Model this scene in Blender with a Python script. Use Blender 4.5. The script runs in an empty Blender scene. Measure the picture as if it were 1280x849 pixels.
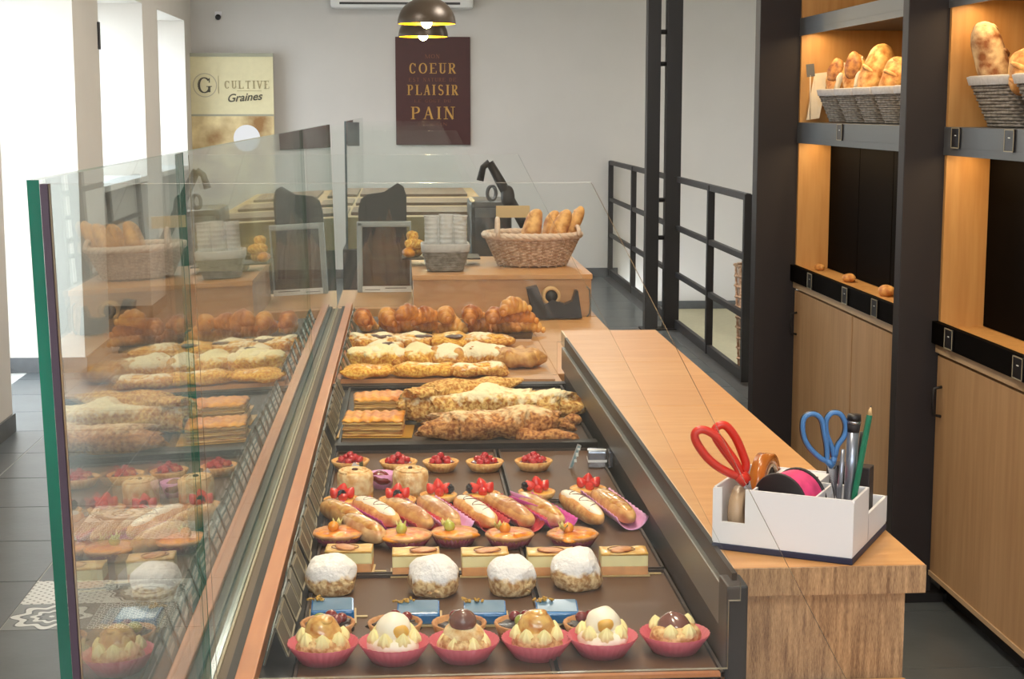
import bpy, bmesh, math, random
from mathutils import Vector, Matrix, noise
random.seed(7)
R = math.radians; PI = math.pi
sc = bpy.context.scene
COL = sc.collection

# ------------------------------------------------------------------ camera, sky, lights, exposure
CAM_H = 1.55; PITCH = R(8.152); YAW = R(3.851); FPX = 2000.0
cam_d = bpy.data.cameras.new('camera'); cam = bpy.data.objects.new('camera', cam_d); COL.objects.link(cam)
cam.location = (0, 0, CAM_H); cam.rotation_euler = (PI/2 - PITCH, 0, -YAW)
cam_d.sensor_width = 36; cam_d.sensor_fit = 'HORIZONTAL'; cam_d.lens = FPX/1280*36
cam_d.clip_start = .05; cam_d.clip_end = 200
sc.camera = cam
w = bpy.data.worlds.new('world'); sc.world = w; w.use_nodes = True
bg = w.node_tree.nodes['Background']; bg.inputs[0].default_value = (.84, .92, 1.0, 1); bg.inputs[1].default_value = 9.0
sc.view_settings.view_transform = 'Standard'; sc.view_settings.look = 'None'
sc.view_settings.gamma = 1; sc.view_settings.exposure = 0.0
sc.cycles.transparent_max_bounces = 40; sc.cycles.max_bounces = 10; sc.cycles.glossy_bounces = 6
sc.cycles.sample_clamp_indirect = 6
def area(name, loc, size, power, col, rot=(0, 0, 0), sy=None):
    l = bpy.data.lights.new(name, 'AREA'); l.energy = power; l.color = col; l.size = size
    if sy: l.shape = 'RECTANGLE'; l.size_y = sy
    o = bpy.data.objects.new(name, l); COL.objects.link(o); o.location = loc; o.rotation_euler = rot
    o['kind'] = 'helper'
    return o
# ceiling light panels of the shop (their housings are built with the ceiling)
PANELS = [(-.9, 8.2), (1.0, 9.4), (0, 12.4), (.2, -.6)]
for (x, y) in PANELS: area('panel_light', (x, y, 2.955), .58, 33, (1, .93, .83))
SPOTS = [(.05, 1.75), (.25, 2.9), (.05, 4.1), (.25, 5.3), (.75, 2.2)]      # unseen warm spots added over the case for crisper light
for (x, y) in SPOTS: area('downlight', (x, y, 2.975), .13, 17 if x < .7 else 9, (1, .84, .62))
area('stair_light', (3.0, 12, 2.9), .6, 22, (1, .95, .86))

# ------------------------------------------------------------------ pixel -> point on a plane of the place
_s, _c = math.sin, math.cos
_R = Vector((_c(YAW), -_s(YAW), 0)); _F = Vector((_s(YAW)*_c(PITCH), _c(YAW)*_c(PITCH), -_s(PITCH)))
_U = Vector((_s(YAW)*_s(PITCH), _c(YAW)*_s(PITCH), _c(PITCH))); _C = Vector((0, 0, CAM_H))
def _ray(x, y): return _F + _R*((x-640)/FPX) - _U*((y-424.5)/FPX)
def atz(x, y, z): r = _ray(x, y); return _C + r*((z-CAM_H)/r.z)
def aty(x, y, Y): r = _ray(x, y); return _C + r*(Y/r.y)
def atx(x, y, X): r = _ray(x, y); return _C + r*(X/r.x)

# ------------------------------------------------------------------ materials
def _nt(name):
    m = bpy.data.materials.new(name); m.use_nodes = True
    nt = m.node_tree; b = nt.nodes['Principled BSDF']; return m, nt, b
def srgb(r, g, b):
    f = lambda v: (v/255/12.92) if v/255 <= .04045 else ((v/255+.055)/1.055)**2.4
    return (f(r), f(g), f(b), 1)
def mat(name, col, rough=.6, metal=0, var=.0, vscale=20, bump=0, bscale=60, col2=None, spec=None, coat=0, trans=0, sss=0, stretch=None, alpha=1):
    m, nt, b = _nt(name); N = nt.nodes.new; L = nt.links.new
    b.inputs['Base Color'].default_value = col; b.inputs['Roughness'].default_value = rough; b.inputs['Metallic'].default_value = metal
    if spec is not None: b.inputs['Specular IOR Level'].default_value = spec
    if coat: b.inputs['Coat Weight'].default_value = coat; b.inputs['Coat Roughness'].default_value = .08
    if trans: b.inputs['Transmission Weight'].default_value = trans
    if sss: b.inputs['Subsurface Weight'].default_value = sss; b.inputs['Subsurface Radius'].default_value = (.01, .006, .003)
    if alpha < 1: b.inputs['Alpha'].default_value = alpha
    if var or bump or col2:
        tc = N('ShaderNodeTexCoord'); mp = N('ShaderNodeMapping'); L(tc.outputs['Object'], mp.inputs[0])
        if stretch: mp.inputs['Scale'].default_value = stretch
        if var or col2:
            n = N('ShaderNodeTexNoise'); n.inputs['Scale'].default_value = vscale; n.inputs['Detail'].default_value = 5; L(mp.outputs[0], n.inputs[0])
            cr = N('ShaderNodeValToRGB'); L(n.outputs[0], cr.inputs[0])
            c2 = col2 or tuple(min(1, c*(1+var)) for c in col[:3])+(1,)
            c1 = col if col2 else tuple(c*(1-var) for c in col[:3])+(1,)
            cr.color_ramp.elements[0].position = .36; cr.color_ramp.elements[1].position = .64
            cr.color_ramp.elements[0].color = c1; cr.color_ramp.elements[1].color = c2
            L(cr.outputs[0], b.inputs['Base Color'])
        if bump:
            n2 = N('ShaderNodeTexNoise'); n2.inputs['Scale'].default_value = bscale; n2.inputs['Detail'].default_value = 4; L(mp.outputs[0], n2.inputs[0])
            bp = N('ShaderNodeBump'); bp.inputs['Strength'].default_value = bump; bp.inputs['Distance'].default_value = .004; L(n2.outputs[0], bp.inputs['Height']); L(bp.outputs[0], b.inputs['Normal'])
    return m
def emis(name, col, s):
    m, nt, b = _nt(name); b.inputs['Base Color'].default_value = col
    b.inputs['Emission Color'].default_value = col; b.inputs['Emission Strength'].default_value = s; return m
def glass(name, tint, rough=.0, ior=1.5):
    m = bpy.data.materials.new(name); m.use_nodes = True; nt = m.node_tree; nt.nodes.clear(); N = nt.nodes.new; L = nt.links.new
    o = N('ShaderNodeOutputMaterial'); mx = N('ShaderNodeMixShader'); t = N('ShaderNodeBsdfTransparent'); g = N('ShaderNodeBsdfGlossy')
    t.inputs[0].default_value = tint; g.inputs['Roughness'].default_value = rough; g.inputs['Color'].default_value = (1, 1, 1, 1)
    fr = N('ShaderNodeFresnel'); ge = N('ShaderNodeNewGeometry'); mr = N('ShaderNodeMapRange')
    L(ge.outputs['Backfacing'], mr.inputs['Value']); mr.inputs['To Min'].default_value = ior; mr.inputs['To Max'].default_value = 1/ior
    L(mr.outputs[0], fr.inputs['IOR']); L(fr.outputs[0], mx.inputs[0]); L(t.outputs[0], mx.inputs[1]); L(g.outputs[0], mx.inputs[2]); L(mx.outputs[0], o.inputs[0])
    return m
def wood(name, c1, c2, axis='Y', scale=6, rough=.45, fine=1.0, dist=3.0):
    m, nt, b = _nt(name); N = nt.nodes.new; L = nt.links.new
    tc = N('ShaderNodeTexCoord'); mp = N('ShaderNodeMapping'); L(tc.outputs['Object'], mp.inputs[0])
    s = {'X': (.12, 1, 1), 'Y': (1, .12, 1), 'Z': (1, 1, .08)}[axis]; mp.inputs['Scale'].default_value = tuple(k*fine for k in s)
    n = N('ShaderNodeTexNoise'); n.inputs['Scale'].default_value = scale; n.inputs['Detail'].default_value = 8; n.inputs['Distortion'].default_value = dist*.2; L(mp.outputs[0], n.inputs[0])
    n2 = N('ShaderNodeTexNoise'); n2.inputs['Scale'].default_value = scale*9; n2.inputs['Detail'].default_value = 3; L(mp.outputs[0], n2.inputs[0])
    ad = N('ShaderNodeMath'); ad.operation = 'ADD'; L(n.outputs[0], ad.inputs[0]); L(n2.outputs[0], ad.inputs[1])
    dv = N('ShaderNodeMath'); dv.operation = 'MULTIPLY'; dv.inputs[1].default_value = .5; L(ad.outputs[0], dv.inputs[0])
    cr = N('ShaderNodeValToRGB'); cr.color_ramp.elements[0].position = .36; cr.color_ramp.elements[1].position = .64
    cr.color_ramp.elements[0].color = c1; cr.color_ramp.elements[1].color = c2; L(dv.outputs[0], cr.inputs[0]); L(cr.outputs[0], b.inputs['Base Color'])
    b.inputs['Roughness'].default_value = rough
    bp = N('ShaderNodeBump'); bp.inputs['Strength'].default_value = .12; bp.inputs['Distance'].default_value = .002; L(dv.outputs[0], bp.inputs['Height']); L(bp.outputs[0], b.inputs['Normal'])
    return m
def pattern_tile(name, kind):
    m, nt, b = _nt(name); N = nt.nodes.new; L = nt.links.new
    tc = N('ShaderNodeTexCoord'); sp = N('ShaderNodeSeparateXYZ'); L(tc.outputs['Object'], sp.inputs[0])
    def M(op, a, c=None, v=None):
        n = N('ShaderNodeMath'); n.operation = op; L(a, n.inputs[0])
        if c is not None: L(c, n.inputs[1])
        if v is not None: n.inputs[1].default_value = v
        return n.outputs[0]
    x, y = sp.outputs[0], sp.outputs[1]
    r = M('SQRT', M('ADD', M('MULTIPLY', x, x), M('MULTIPLY', y, y))); th = M('ARCTAN2', y, x)
    cr = N('ShaderNodeValToRGB'); cr.color_ramp.interpolation = 'CONSTANT'; e = cr.color_ramp.elements
    W, G, D = srgb(226, 230, 228), srgb(120, 126, 126), srgb(70, 76, 80)
    if kind in ('flower', 'rosette'):
        k, a = (8, .13) if kind == 'flower' else (12, .06)
        den = M('ADD', M('MULTIPLY', M('COSINE', M('MULTIPLY', th, v=k)), v=a), v=1.0)
        fac = M('MULTIPLY', M('DIVIDE', r, den), v=7.2)
        stops = [(0, W), (.06, G), (.22, D), (.30, W), (.42, G), (.56, D), (.62, W), (.80, D), (.85, G)] if kind == 'flower' else [(0, G), (.12, W), (.25, G), (.33, W), (.55, G), (.72, D), (.79, W), (.84, D), (.88, W)]
    else:
        k = 190 if kind == 'dots' else 145
        fac = M('ADD', M('MULTIPLY', M('MULTIPLY', M('SINE', M('MULTIPLY', x, v=k)), M('SINE', M('MULTIPLY', y, v=k))), v=.5), v=.5)
        stops = [(0, W), (.82, G)] if kind == 'dots' else [(0, D), (.25, W), (.48, D), (.55, G), (.66, W), (.85, D)]
    e[0].position = stops[0][0]; e[0].color = stops[0][1]; e[1].position = stops[1][0]; e[1].color = stops[1][1]
    for p, c in stops[2:]: q = e.new(p); q.color = c
    L(fac, cr.inputs[0]); L(cr.outputs[0], b.inputs['Base Color']); b.inputs['Roughness'].default_value = .3
    return m

M = {}
M['wall'] = mat('wall_paint', srgb(206, 202, 197), .8, var=.012, vscale=3)
M['wall_l'] = mat('wall_paint_left', srgb(214, 208, 200), .75, var=.015, vscale=3)
M['ceil'] = mat('ceiling_paint', srgb(225, 222, 216), .9)
M['tile'] = mat('slate_floor_tile', srgb(84, 90, 93), .3, var=.10, vscale=5, bump=.1, bscale=30)
M['grout'] = mat('floor_grout', srgb(186, 188, 186), .8)
M['cream'] = mat('stair_landing_cream', srgb(196, 190, 160), .7, var=.03)
M['base'] = mat('slate_baseboard', srgb(88, 90, 92), .45, var=.06)
M['black'] = mat('black_painted_steel', srgb(34, 32, 33), .5, bump=.04, bscale=300)
M['steel'] = mat('dark_grey_painted_panel', srgb(48, 44, 46), .55, var=.03, vscale=4, spec=.3)
M['shelfgrey'] = mat('blue_grey_shelf_steel', srgb(84, 88, 94), .4)
M['blackpanel'] = mat('black_back_panel', srgb(8, 5, 4), .8, spec=.05)
M['beech'] = wood('beech_veneer', srgb(186, 134, 74), srgb(206, 158, 98), 'Z', 5)
M['door'] = wood('beech_door', srgb(176, 138, 98), srgb(196, 158, 116), 'Z', 5)
M['dooredge'] = wood('pale_door_edge', srgb(190, 160, 124), srgb(206, 178, 142), 'Y', 5)
M['top'] = wood('counter_top_laminate', srgb(198, 142, 86), srgb(214, 164, 108), 'X', 8, .36)
M['toppale'] = mat('pale_counter_edge', srgb(226, 206, 178), .45)
M['zebra'] = wood('striped_wood_end', srgb(112, 80, 54), srgb(196, 158, 116), 'Z', 90, .5, 1.9, 1)
M['work'] = wood('worktop_wood', srgb(196, 142, 84), srgb(212, 162, 106), 'X', 8, .42)
M['boxw'] = wood('box_wood', srgb(176, 128, 84), srgb(198, 152, 106), 'X', 6, .45)
M['railwood'] = wood('rail_wood', srgb(186, 116, 68), srgb(206, 138, 86), 'Y', 8, .35)
M['alu'] = mat('brown_grey_metal_rail', srgb(104, 88, 70), .55, 0, var=.06, vscale=8, stretch=(8, .3, 8), spec=.4)
M['seal'] = mat('dark_violet_corner_seal', srgb(62, 44, 58), .5)
M['gasket'] = mat('dark_rubber_gasket', srgb(44, 38, 36), .6)
M['siderail'] = mat('grey_side_rail', srgb(112, 112, 108), .35, .4)
M['casefloor'] = mat('brown_case_floor', srgb(92, 63, 40), .5, 0, var=.10, vscale=6, bump=.06, bscale=120, spec=.3)
M['casedark'] = mat('dark_case_lining', srgb(26, 20, 18), .45, spec=.3)
M['tray'] = mat('brown_baking_tray', srgb(58, 42, 33), .5, 0, var=.06)
M['glass'] = glass('clear_glass', (.955, .985, .978, 1), ior=1.34)
M['glassw'] = glass('divider_glass', (.985, .995, .99, 1), ior=1.32)
M['gedge'] = mat('green_glass_edge', srgb(10, 92, 74), .12, spec=.8, var=.35, vscale=9, stretch=(1, 1, .4))
M['gedge2'] = mat('polished_glass_edge', srgb(150, 140, 122), .2, spec=.8)
M['gedge3'] = mat('dark_glass_joint', srgb(70, 86, 86), .2, spec=.8)
M['plastic'] = mat('clear_plastic', srgb(236, 238, 242), .12, alpha=.42, spec=.9)
M['white'] = mat('white_plastic', srgb(232, 232, 236), .35, spec=.5)
M['navy'] = mat('navy_rubber_foot', srgb(34, 38, 66), .5)
M['red'] = mat('red_handle_plastic', srgb(206, 48, 34), .35)
M['blueh'] = mat('blue_handle_plastic', srgb(70, 120, 178), .4)
M['blackp'] = mat('black_plastic', srgb(26, 24, 28), .4)
M['chrome'] = mat('steel_blade', srgb(178, 178, 182), .25, 1)
M['silver'] = mat('silver_barrel', srgb(150, 156, 170), .3, .8)
M['pink'] = mat('pink_ribbon', srgb(216, 66, 122), .5, var=.12, vscale=60, stretch=(1, 1, 1))
M['spoolblack'] = mat('black_spool_disc', srgb(30, 22, 26), .5)
M['tapebrown'] = mat('amber_tape', srgb(190, 110, 40), .2, trans=.2, var=.15)
M['tapeclear'] = mat('clear_tape_roll', srgb(178, 150, 122), .25, var=.1)
M['green'] = mat('green_pencil', srgb(20, 112, 82), .35)
M['pencilw'] = mat('pencil_wood', srgb(206, 170, 120), .6)
M['graph'] = mat('graphite', srgb(50, 50, 52), .4)
M['tagc'] = mat('slate_tag_card', srgb(84, 78, 64), .5, var=.05)
M['tagk'] = mat('slate_tag_face', srgb(118, 150, 158), .5)  # look in the glass reflection put into the colour; card faces are black
M['tagrim'] = mat('pale_tag_rim', srgb(168, 158, 134), .5)
M['chalk'] = mat('white_chalk', srgb(225, 228, 226), .8)
M['pastry'] = mat('golden_pastry', srgb(186, 122, 60), .5, var=0, vscale=40, col2=srgb(228, 178, 108), bump=.3, bscale=120)
M['crois'] = mat('croissant_crust', srgb(158, 84, 30), .38, vscale=30, col2=srgb(232, 156, 72), bump=.5, bscale=70, coat=.2)
M['crois2'] = mat('pale_croissant_crust', srgb(190, 116, 46), .38, vscale=24, col2=srgb(244, 188, 102), bump=.5, bscale=70, coat=.2)
M['danish'] = mat('sugared_danish', srgb(206, 134, 58), .5, vscale=30, col2=srgb(252, 236, 192), bump=.9, bscale=70)
M['danish2'] = mat('yellow_danish', srgb(222, 156, 54), .45, vscale=26, col2=srgb(250, 220, 132), bump=.8, bscale=60)
M['raisin'] = mat('dark_filling', srgb(84, 50, 40), .4)
M['strudel'] = mat('sugar_dusted_crust', srgb(138, 78, 32), .55, vscale=55, col2=srgb(236, 202, 148), bump=1.0, bscale=90)
M['strudel2'] = mat('yellow_dusted_crust', srgb(192, 126, 52), .55, vscale=45, col2=srgb(248, 226, 166), bump=1.0, bscale=80)
M['puff'] = mat('glazed_puff', srgb(200, 112, 20), .42, vscale=34, col2=srgb(246, 172, 52), bump=.6, bscale=70)
M['puffside'] = mat('puff_layers', srgb(176, 104, 40), .6, vscale=60, col2=srgb(244, 206, 126), bump=.8, bscale=120, stretch=(.3, .3, 3))
M['gold'] = mat('gold_card', srgb(222, 170, 66), .3, .5)
M['goldp'] = mat('pale_gold_card', srgb(206, 180, 130), .4, .3)
M['tart'] = mat('tart_shell', srgb(212, 140, 72), .6, vscale=50, col2=srgb(244, 196, 124), bump=.4, bscale=150)
M['darktart'] = mat('brown_tart_shell', srgb(170, 108, 62), .6, vscale=50, col2=srgb(206, 150, 98), bump=.3, bscale=150)
M['berry'] = mat('raspberry', srgb(178, 18, 34), .22, vscale=200, col2=srgb(206, 40, 52), coat=.5, bump=.6, bscale=350)
M['straw'] = mat('strawberry', srgb(206, 22, 22), .18, vscale=80, col2=srgb(226, 60, 48), coat=.6)
M['blackb'] = mat('blackberry', srgb(28, 22, 38), .25, coat=.5, bump=.8, bscale=350)
M['cust'] = mat('custard', srgb(236, 180, 84), .35, var=.08)
M['orange'] = mat('orange_glaze', srgb(208, 98, 8), .3, vscale=60, col2=srgb(246, 166, 36), bump=.5, bscale=90, coat=.15)
M['physalis'] = mat('orange_physalis', srgb(236, 150, 26), .25, coat=.5)
M['grape'] = mat('green_grape', srgb(186, 188, 72), .25, coat=.5, sss=.1)
M['husk'] = mat('physalis_husk', srgb(206, 190, 110), .6)
M['cream'] = M['cream']
M['whip'] = mat('piped_cream', srgb(250, 234, 170), .5)
M['white_ice'] = mat('white_icing', srgb(252, 240, 222), .35, var=.04)
M['caramel'] = mat('caramel_top', srgb(186, 108, 34), .25, vscale=60, col2=srgb(232, 186, 106), coat=.6)
M['choc'] = mat('milk_chocolate_glaze', srgb(120, 76, 66), .2, coat=.6, var=.08)
M['coffee'] = mat('coffee_icing', srgb(196, 132, 84), .25, coat=.4, vscale=40, col2=srgb(236, 196, 140), bump=.3)
M['swirl'] = mat('dark_swirl_icing', srgb(96, 40, 44), .3)
M['powder'] = mat('icing_sugar', srgb(252, 248, 248), .9, vscale=60, col2=srgb(236, 222, 218), bump=1.0, bscale=130)
M['blue'] = mat('blue_glaze', srgb(16, 106, 176), .25, coat=.5, var=.05)
M['bluetop'] = mat('grey_blue_mirror_top', srgb(72, 116, 152), .35, coat=.3)
M['crumb'] = mat('golden_crumbs', srgb(190, 146, 62), .6, var=.2, vscale=200)
M['kiwi'] = mat('green_fruit', srgb(150, 160, 60), .3, coat=.5)
M['cherry'] = mat('dark_cherry', srgb(120, 26, 30), .2, coat=.6)
M['choccream'] = mat('dark_chocolate_filling', srgb(46, 30, 26), .3, coat=.4, bump=.8, bscale=200)
M['cheese'] = mat('pale_custard_layer', srgb(250, 236, 178), .5, var=.05, vscale=60)
M['cheese2'] = mat('pink_beige_layer', srgb(222, 160, 104), .6, var=.12, vscale=60)
M['cheesetop'] = mat('browned_custard_top', srgb(226, 170, 78), .35, vscale=40, col2=srgb(244, 212, 132), coat=.3)
M['apple'] = mat('roasted_fruit_slice', srgb(186, 112, 60), .35, vscale=60, col2=srgb(222, 160, 104))
M['applerim'] = mat('dark_fruit_skin', srgb(130, 66, 34), .4)
M['pinkcup'] = mat('pink_paper_cup', srgb(218, 96, 112), .5, trans=.15, alpha=.92)
M['magenta'] = mat('magenta_paper', srgb(214, 76, 168), .5)
M['lilac'] = mat('lilac_paper', srgb(232, 168, 220), .5)
M['redpaper'] = mat('red_paper', srgb(198, 52, 62), .5)
M['maroon'] = mat('maroon_paper', srgb(130, 40, 62), .55)
M['meringue'] = mat('pale_puff_pastry', srgb(222, 168, 104), .6, vscale=70, col2=srgb(250, 226, 178), bump=.8, bscale=90)
M['foil'] = mat('silver_foil_box', srgb(140, 150, 170), .22, .8, vscale=30, col2=srgb(196, 202, 214))
M['wick'] = mat('natural_wicker', srgb(168, 130, 100), .7, vscale=60, col2=srgb(220, 190, 164), bump=.4, bscale=150)
M['wickpale'] = mat('pale_wicker_rim', srgb(222, 200, 182), .7, var=.1, vscale=60)
M['greyb'] = mat('grey_woven_basket', srgb(112, 106, 100), .7, vscale=60, col2=srgb(150, 144, 138), bump=.6, bscale=160)
M['greyrim'] = mat('grey_basket_rim', srgb(176, 174, 176), .6, var=.08, vscale=80)
M['bag'] = mat('baguette_crust', srgb(178, 108, 44), .55, vscale=30, col2=srgb(240, 190, 116), bump=.6, bscale=60)
M['loaf'] = mat('floured_loaf_crust', srgb(134, 80, 40), .7, vscale=26, col2=srgb(222, 190, 144), bump=.6, bscale=60)
M['sandbread'] = mat('dark_crust', srgb(120, 66, 30), .55, vscale=30, col2=srgb(206, 146, 80), bump=.5, bscale=60)
M['paper'] = mat('paper', srgb(220, 210, 192), .8, var=.04)
M['kraft'] = mat('kraft_paper', srgb(104, 82, 66), .8, vscale=8, col2=srgb(70, 54, 46), bump=.3, bscale=12)
M['bagblack'] = mat('black_bag_sheet', srgb(30, 26, 30), .7, var=.1)
M['acryl'] = mat('grey_acrylic', srgb(150, 158, 164), .3)
M['tan'] = mat('tan_rack_board', srgb(158, 136, 96), .6, var=.05)
M['rackdark'] = mat('brown_slat', srgb(88, 66, 48), .6, var=.08)
M['olive'] = mat('olive_front_board', srgb(140, 128, 88), .6, var=.04)
M['bronze'] = mat('bronze_lamp_shade', srgb(72, 60, 48), .35, .3)
M['lampgold'] = mat('gold_shade_lining', srgb(240, 190, 20), .3, .3)
M['bulb'] = emis('glowing_bulb', (1, .82, .45, 1), 30)
M['led'] = emis('warm_led_strip', (1, .74, .38, 1), 9)
M['panel'] = emis('ceiling_panel_diffuser', (1, .95, .86, 1), 4)
M['poster'] = mat('maroon_poster', srgb(66, 24, 24), .5, var=.05)
M['goldtext'] = mat('gold_lettering', srgb(196, 148, 72), .5)
M['browntext'] = mat('faded_brown_lettering', srgb(122, 72, 44), .5)
M['banner'] = mat('cream_banner', srgb(222, 212, 172), .6, var=.02)
M['bannergrey'] = mat('banner_grey_bar', srgb(160, 158, 138), .4)
M['inkgrey'] = mat('grey_ink', srgb(84, 80, 66), .6)
M['inkpale'] = mat('pale_gold_ink', srgb(170, 156, 116), .6)
M['ringpale'] = mat('pale_ring_ink', srgb(186, 176, 150), .6)
M['photo'] = mat('banner_photo_of_bread', srgb(150, 110, 64), .6, vscale=3.2, col2=srgb(240, 222, 170))
M['sky_frame'] = mat('white_window_frame', srgb(228, 228, 226), .5)
M['pave'] = mat('outdoor_pavement', srgb(170, 170, 168), .8, var=.05)
M['leaf'] = mat('dry_green_leaves', srgb(96, 100, 70), .7, var=.2)
M['redcord'] = mat('dark_red_strap', srgb(110, 36, 40), .6)
M['smoke'] = mat('grey_smoked_panel', srgb(104, 108, 112), .3)

def sugared(name, crust1, crust2, sugar, z0, z1):
    m, nt, b = _nt(name); N = nt.nodes.new; L = nt.links.new
    tc = N('ShaderNodeTexCoord'); n = N('ShaderNodeTexNoise'); n.inputs['Scale'].default_value = 130; n.inputs['Detail'].default_value = 4; L(tc.outputs['Object'], n.inputs[0])
    cr = N('ShaderNodeValToRGB'); cr.color_ramp.elements[0].position = .38; cr.color_ramp.elements[1].position = .62; cr.color_ramp.elements[0].color = crust1; cr.color_ramp.elements[1].color = crust2; L(n.outputs[0], cr.inputs[0])
    n2 = N('ShaderNodeTexNoise'); n2.inputs['Scale'].default_value = 55; n2.inputs['Detail'].default_value = 5; L(tc.outputs['Object'], n2.inputs[0])
    sp = N('ShaderNodeSeparateXYZ'); L(tc.outputs['Object'], sp.inputs[0])
    mr = N('ShaderNodeMapRange'); L(sp.outputs[2], mr.inputs['Value']); mr.inputs['From Min'].default_value = z0; mr.inputs['From Max'].default_value = z1; mr.inputs['To Min'].default_value = -.75; mr.inputs['To Max'].default_value = .75
    ad = N('ShaderNodeMath'); L(mr.outputs[0], ad.inputs[0]); L(n2.outputs[0], ad.inputs[1])
    m2 = N('ShaderNodeMapRange'); L(ad.outputs[0], m2.inputs['Value']); m2.inputs['From Min'].default_value = .40; m2.inputs['From Max'].default_value = .62
    mx = N('ShaderNodeMix'); mx.data_type = 'RGBA'; L(m2.outputs[0], mx.inputs[0]); L(cr.outputs[0], mx.inputs[6]); mx.inputs[7].default_value = sugar; L(mx.outputs[2], b.inputs['Base Color'])
    b.inputs['Roughness'].default_value = .8
    bp = N('ShaderNodeBump'); bp.inputs['Strength'].default_value = 1; bp.inputs['Distance'].default_value = .004; L(n.outputs[0], bp.inputs['Height']); L(bp.outputs[0], b.inputs['Normal']); return m
M['choux'] = mat('choux_crust', srgb(186, 130, 70), .7, vscale=120, col2=srgb(242, 208, 150), bump=1.2, bscale=130)
M['choux_sugar'] = sugared('sugared_choux', srgb(178, 126, 72), srgb(240, 208, 156), srgb(252, 246, 246), .008, .046)
M['danish'] = sugared('sugared_danish', srgb(200, 118, 40), srgb(246, 196, 104), srgb(255, 244, 214), .0, .062)
M['danish2'] = sugared('yellow_danish', srgb(214, 136, 36), srgb(252, 208, 102), srgb(255, 242, 196), .004, .075)
M['strudel'] = sugared('sugar_dusted_crust', srgb(140, 76, 30), srgb(214, 154, 90), srgb(244, 218, 172), -.02, .135)
M['strudel2'] = sugared('yellow_dusted_crust', srgb(186, 116, 40), srgb(244, 204, 124), srgb(255, 242, 202), .0, .12)

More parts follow.
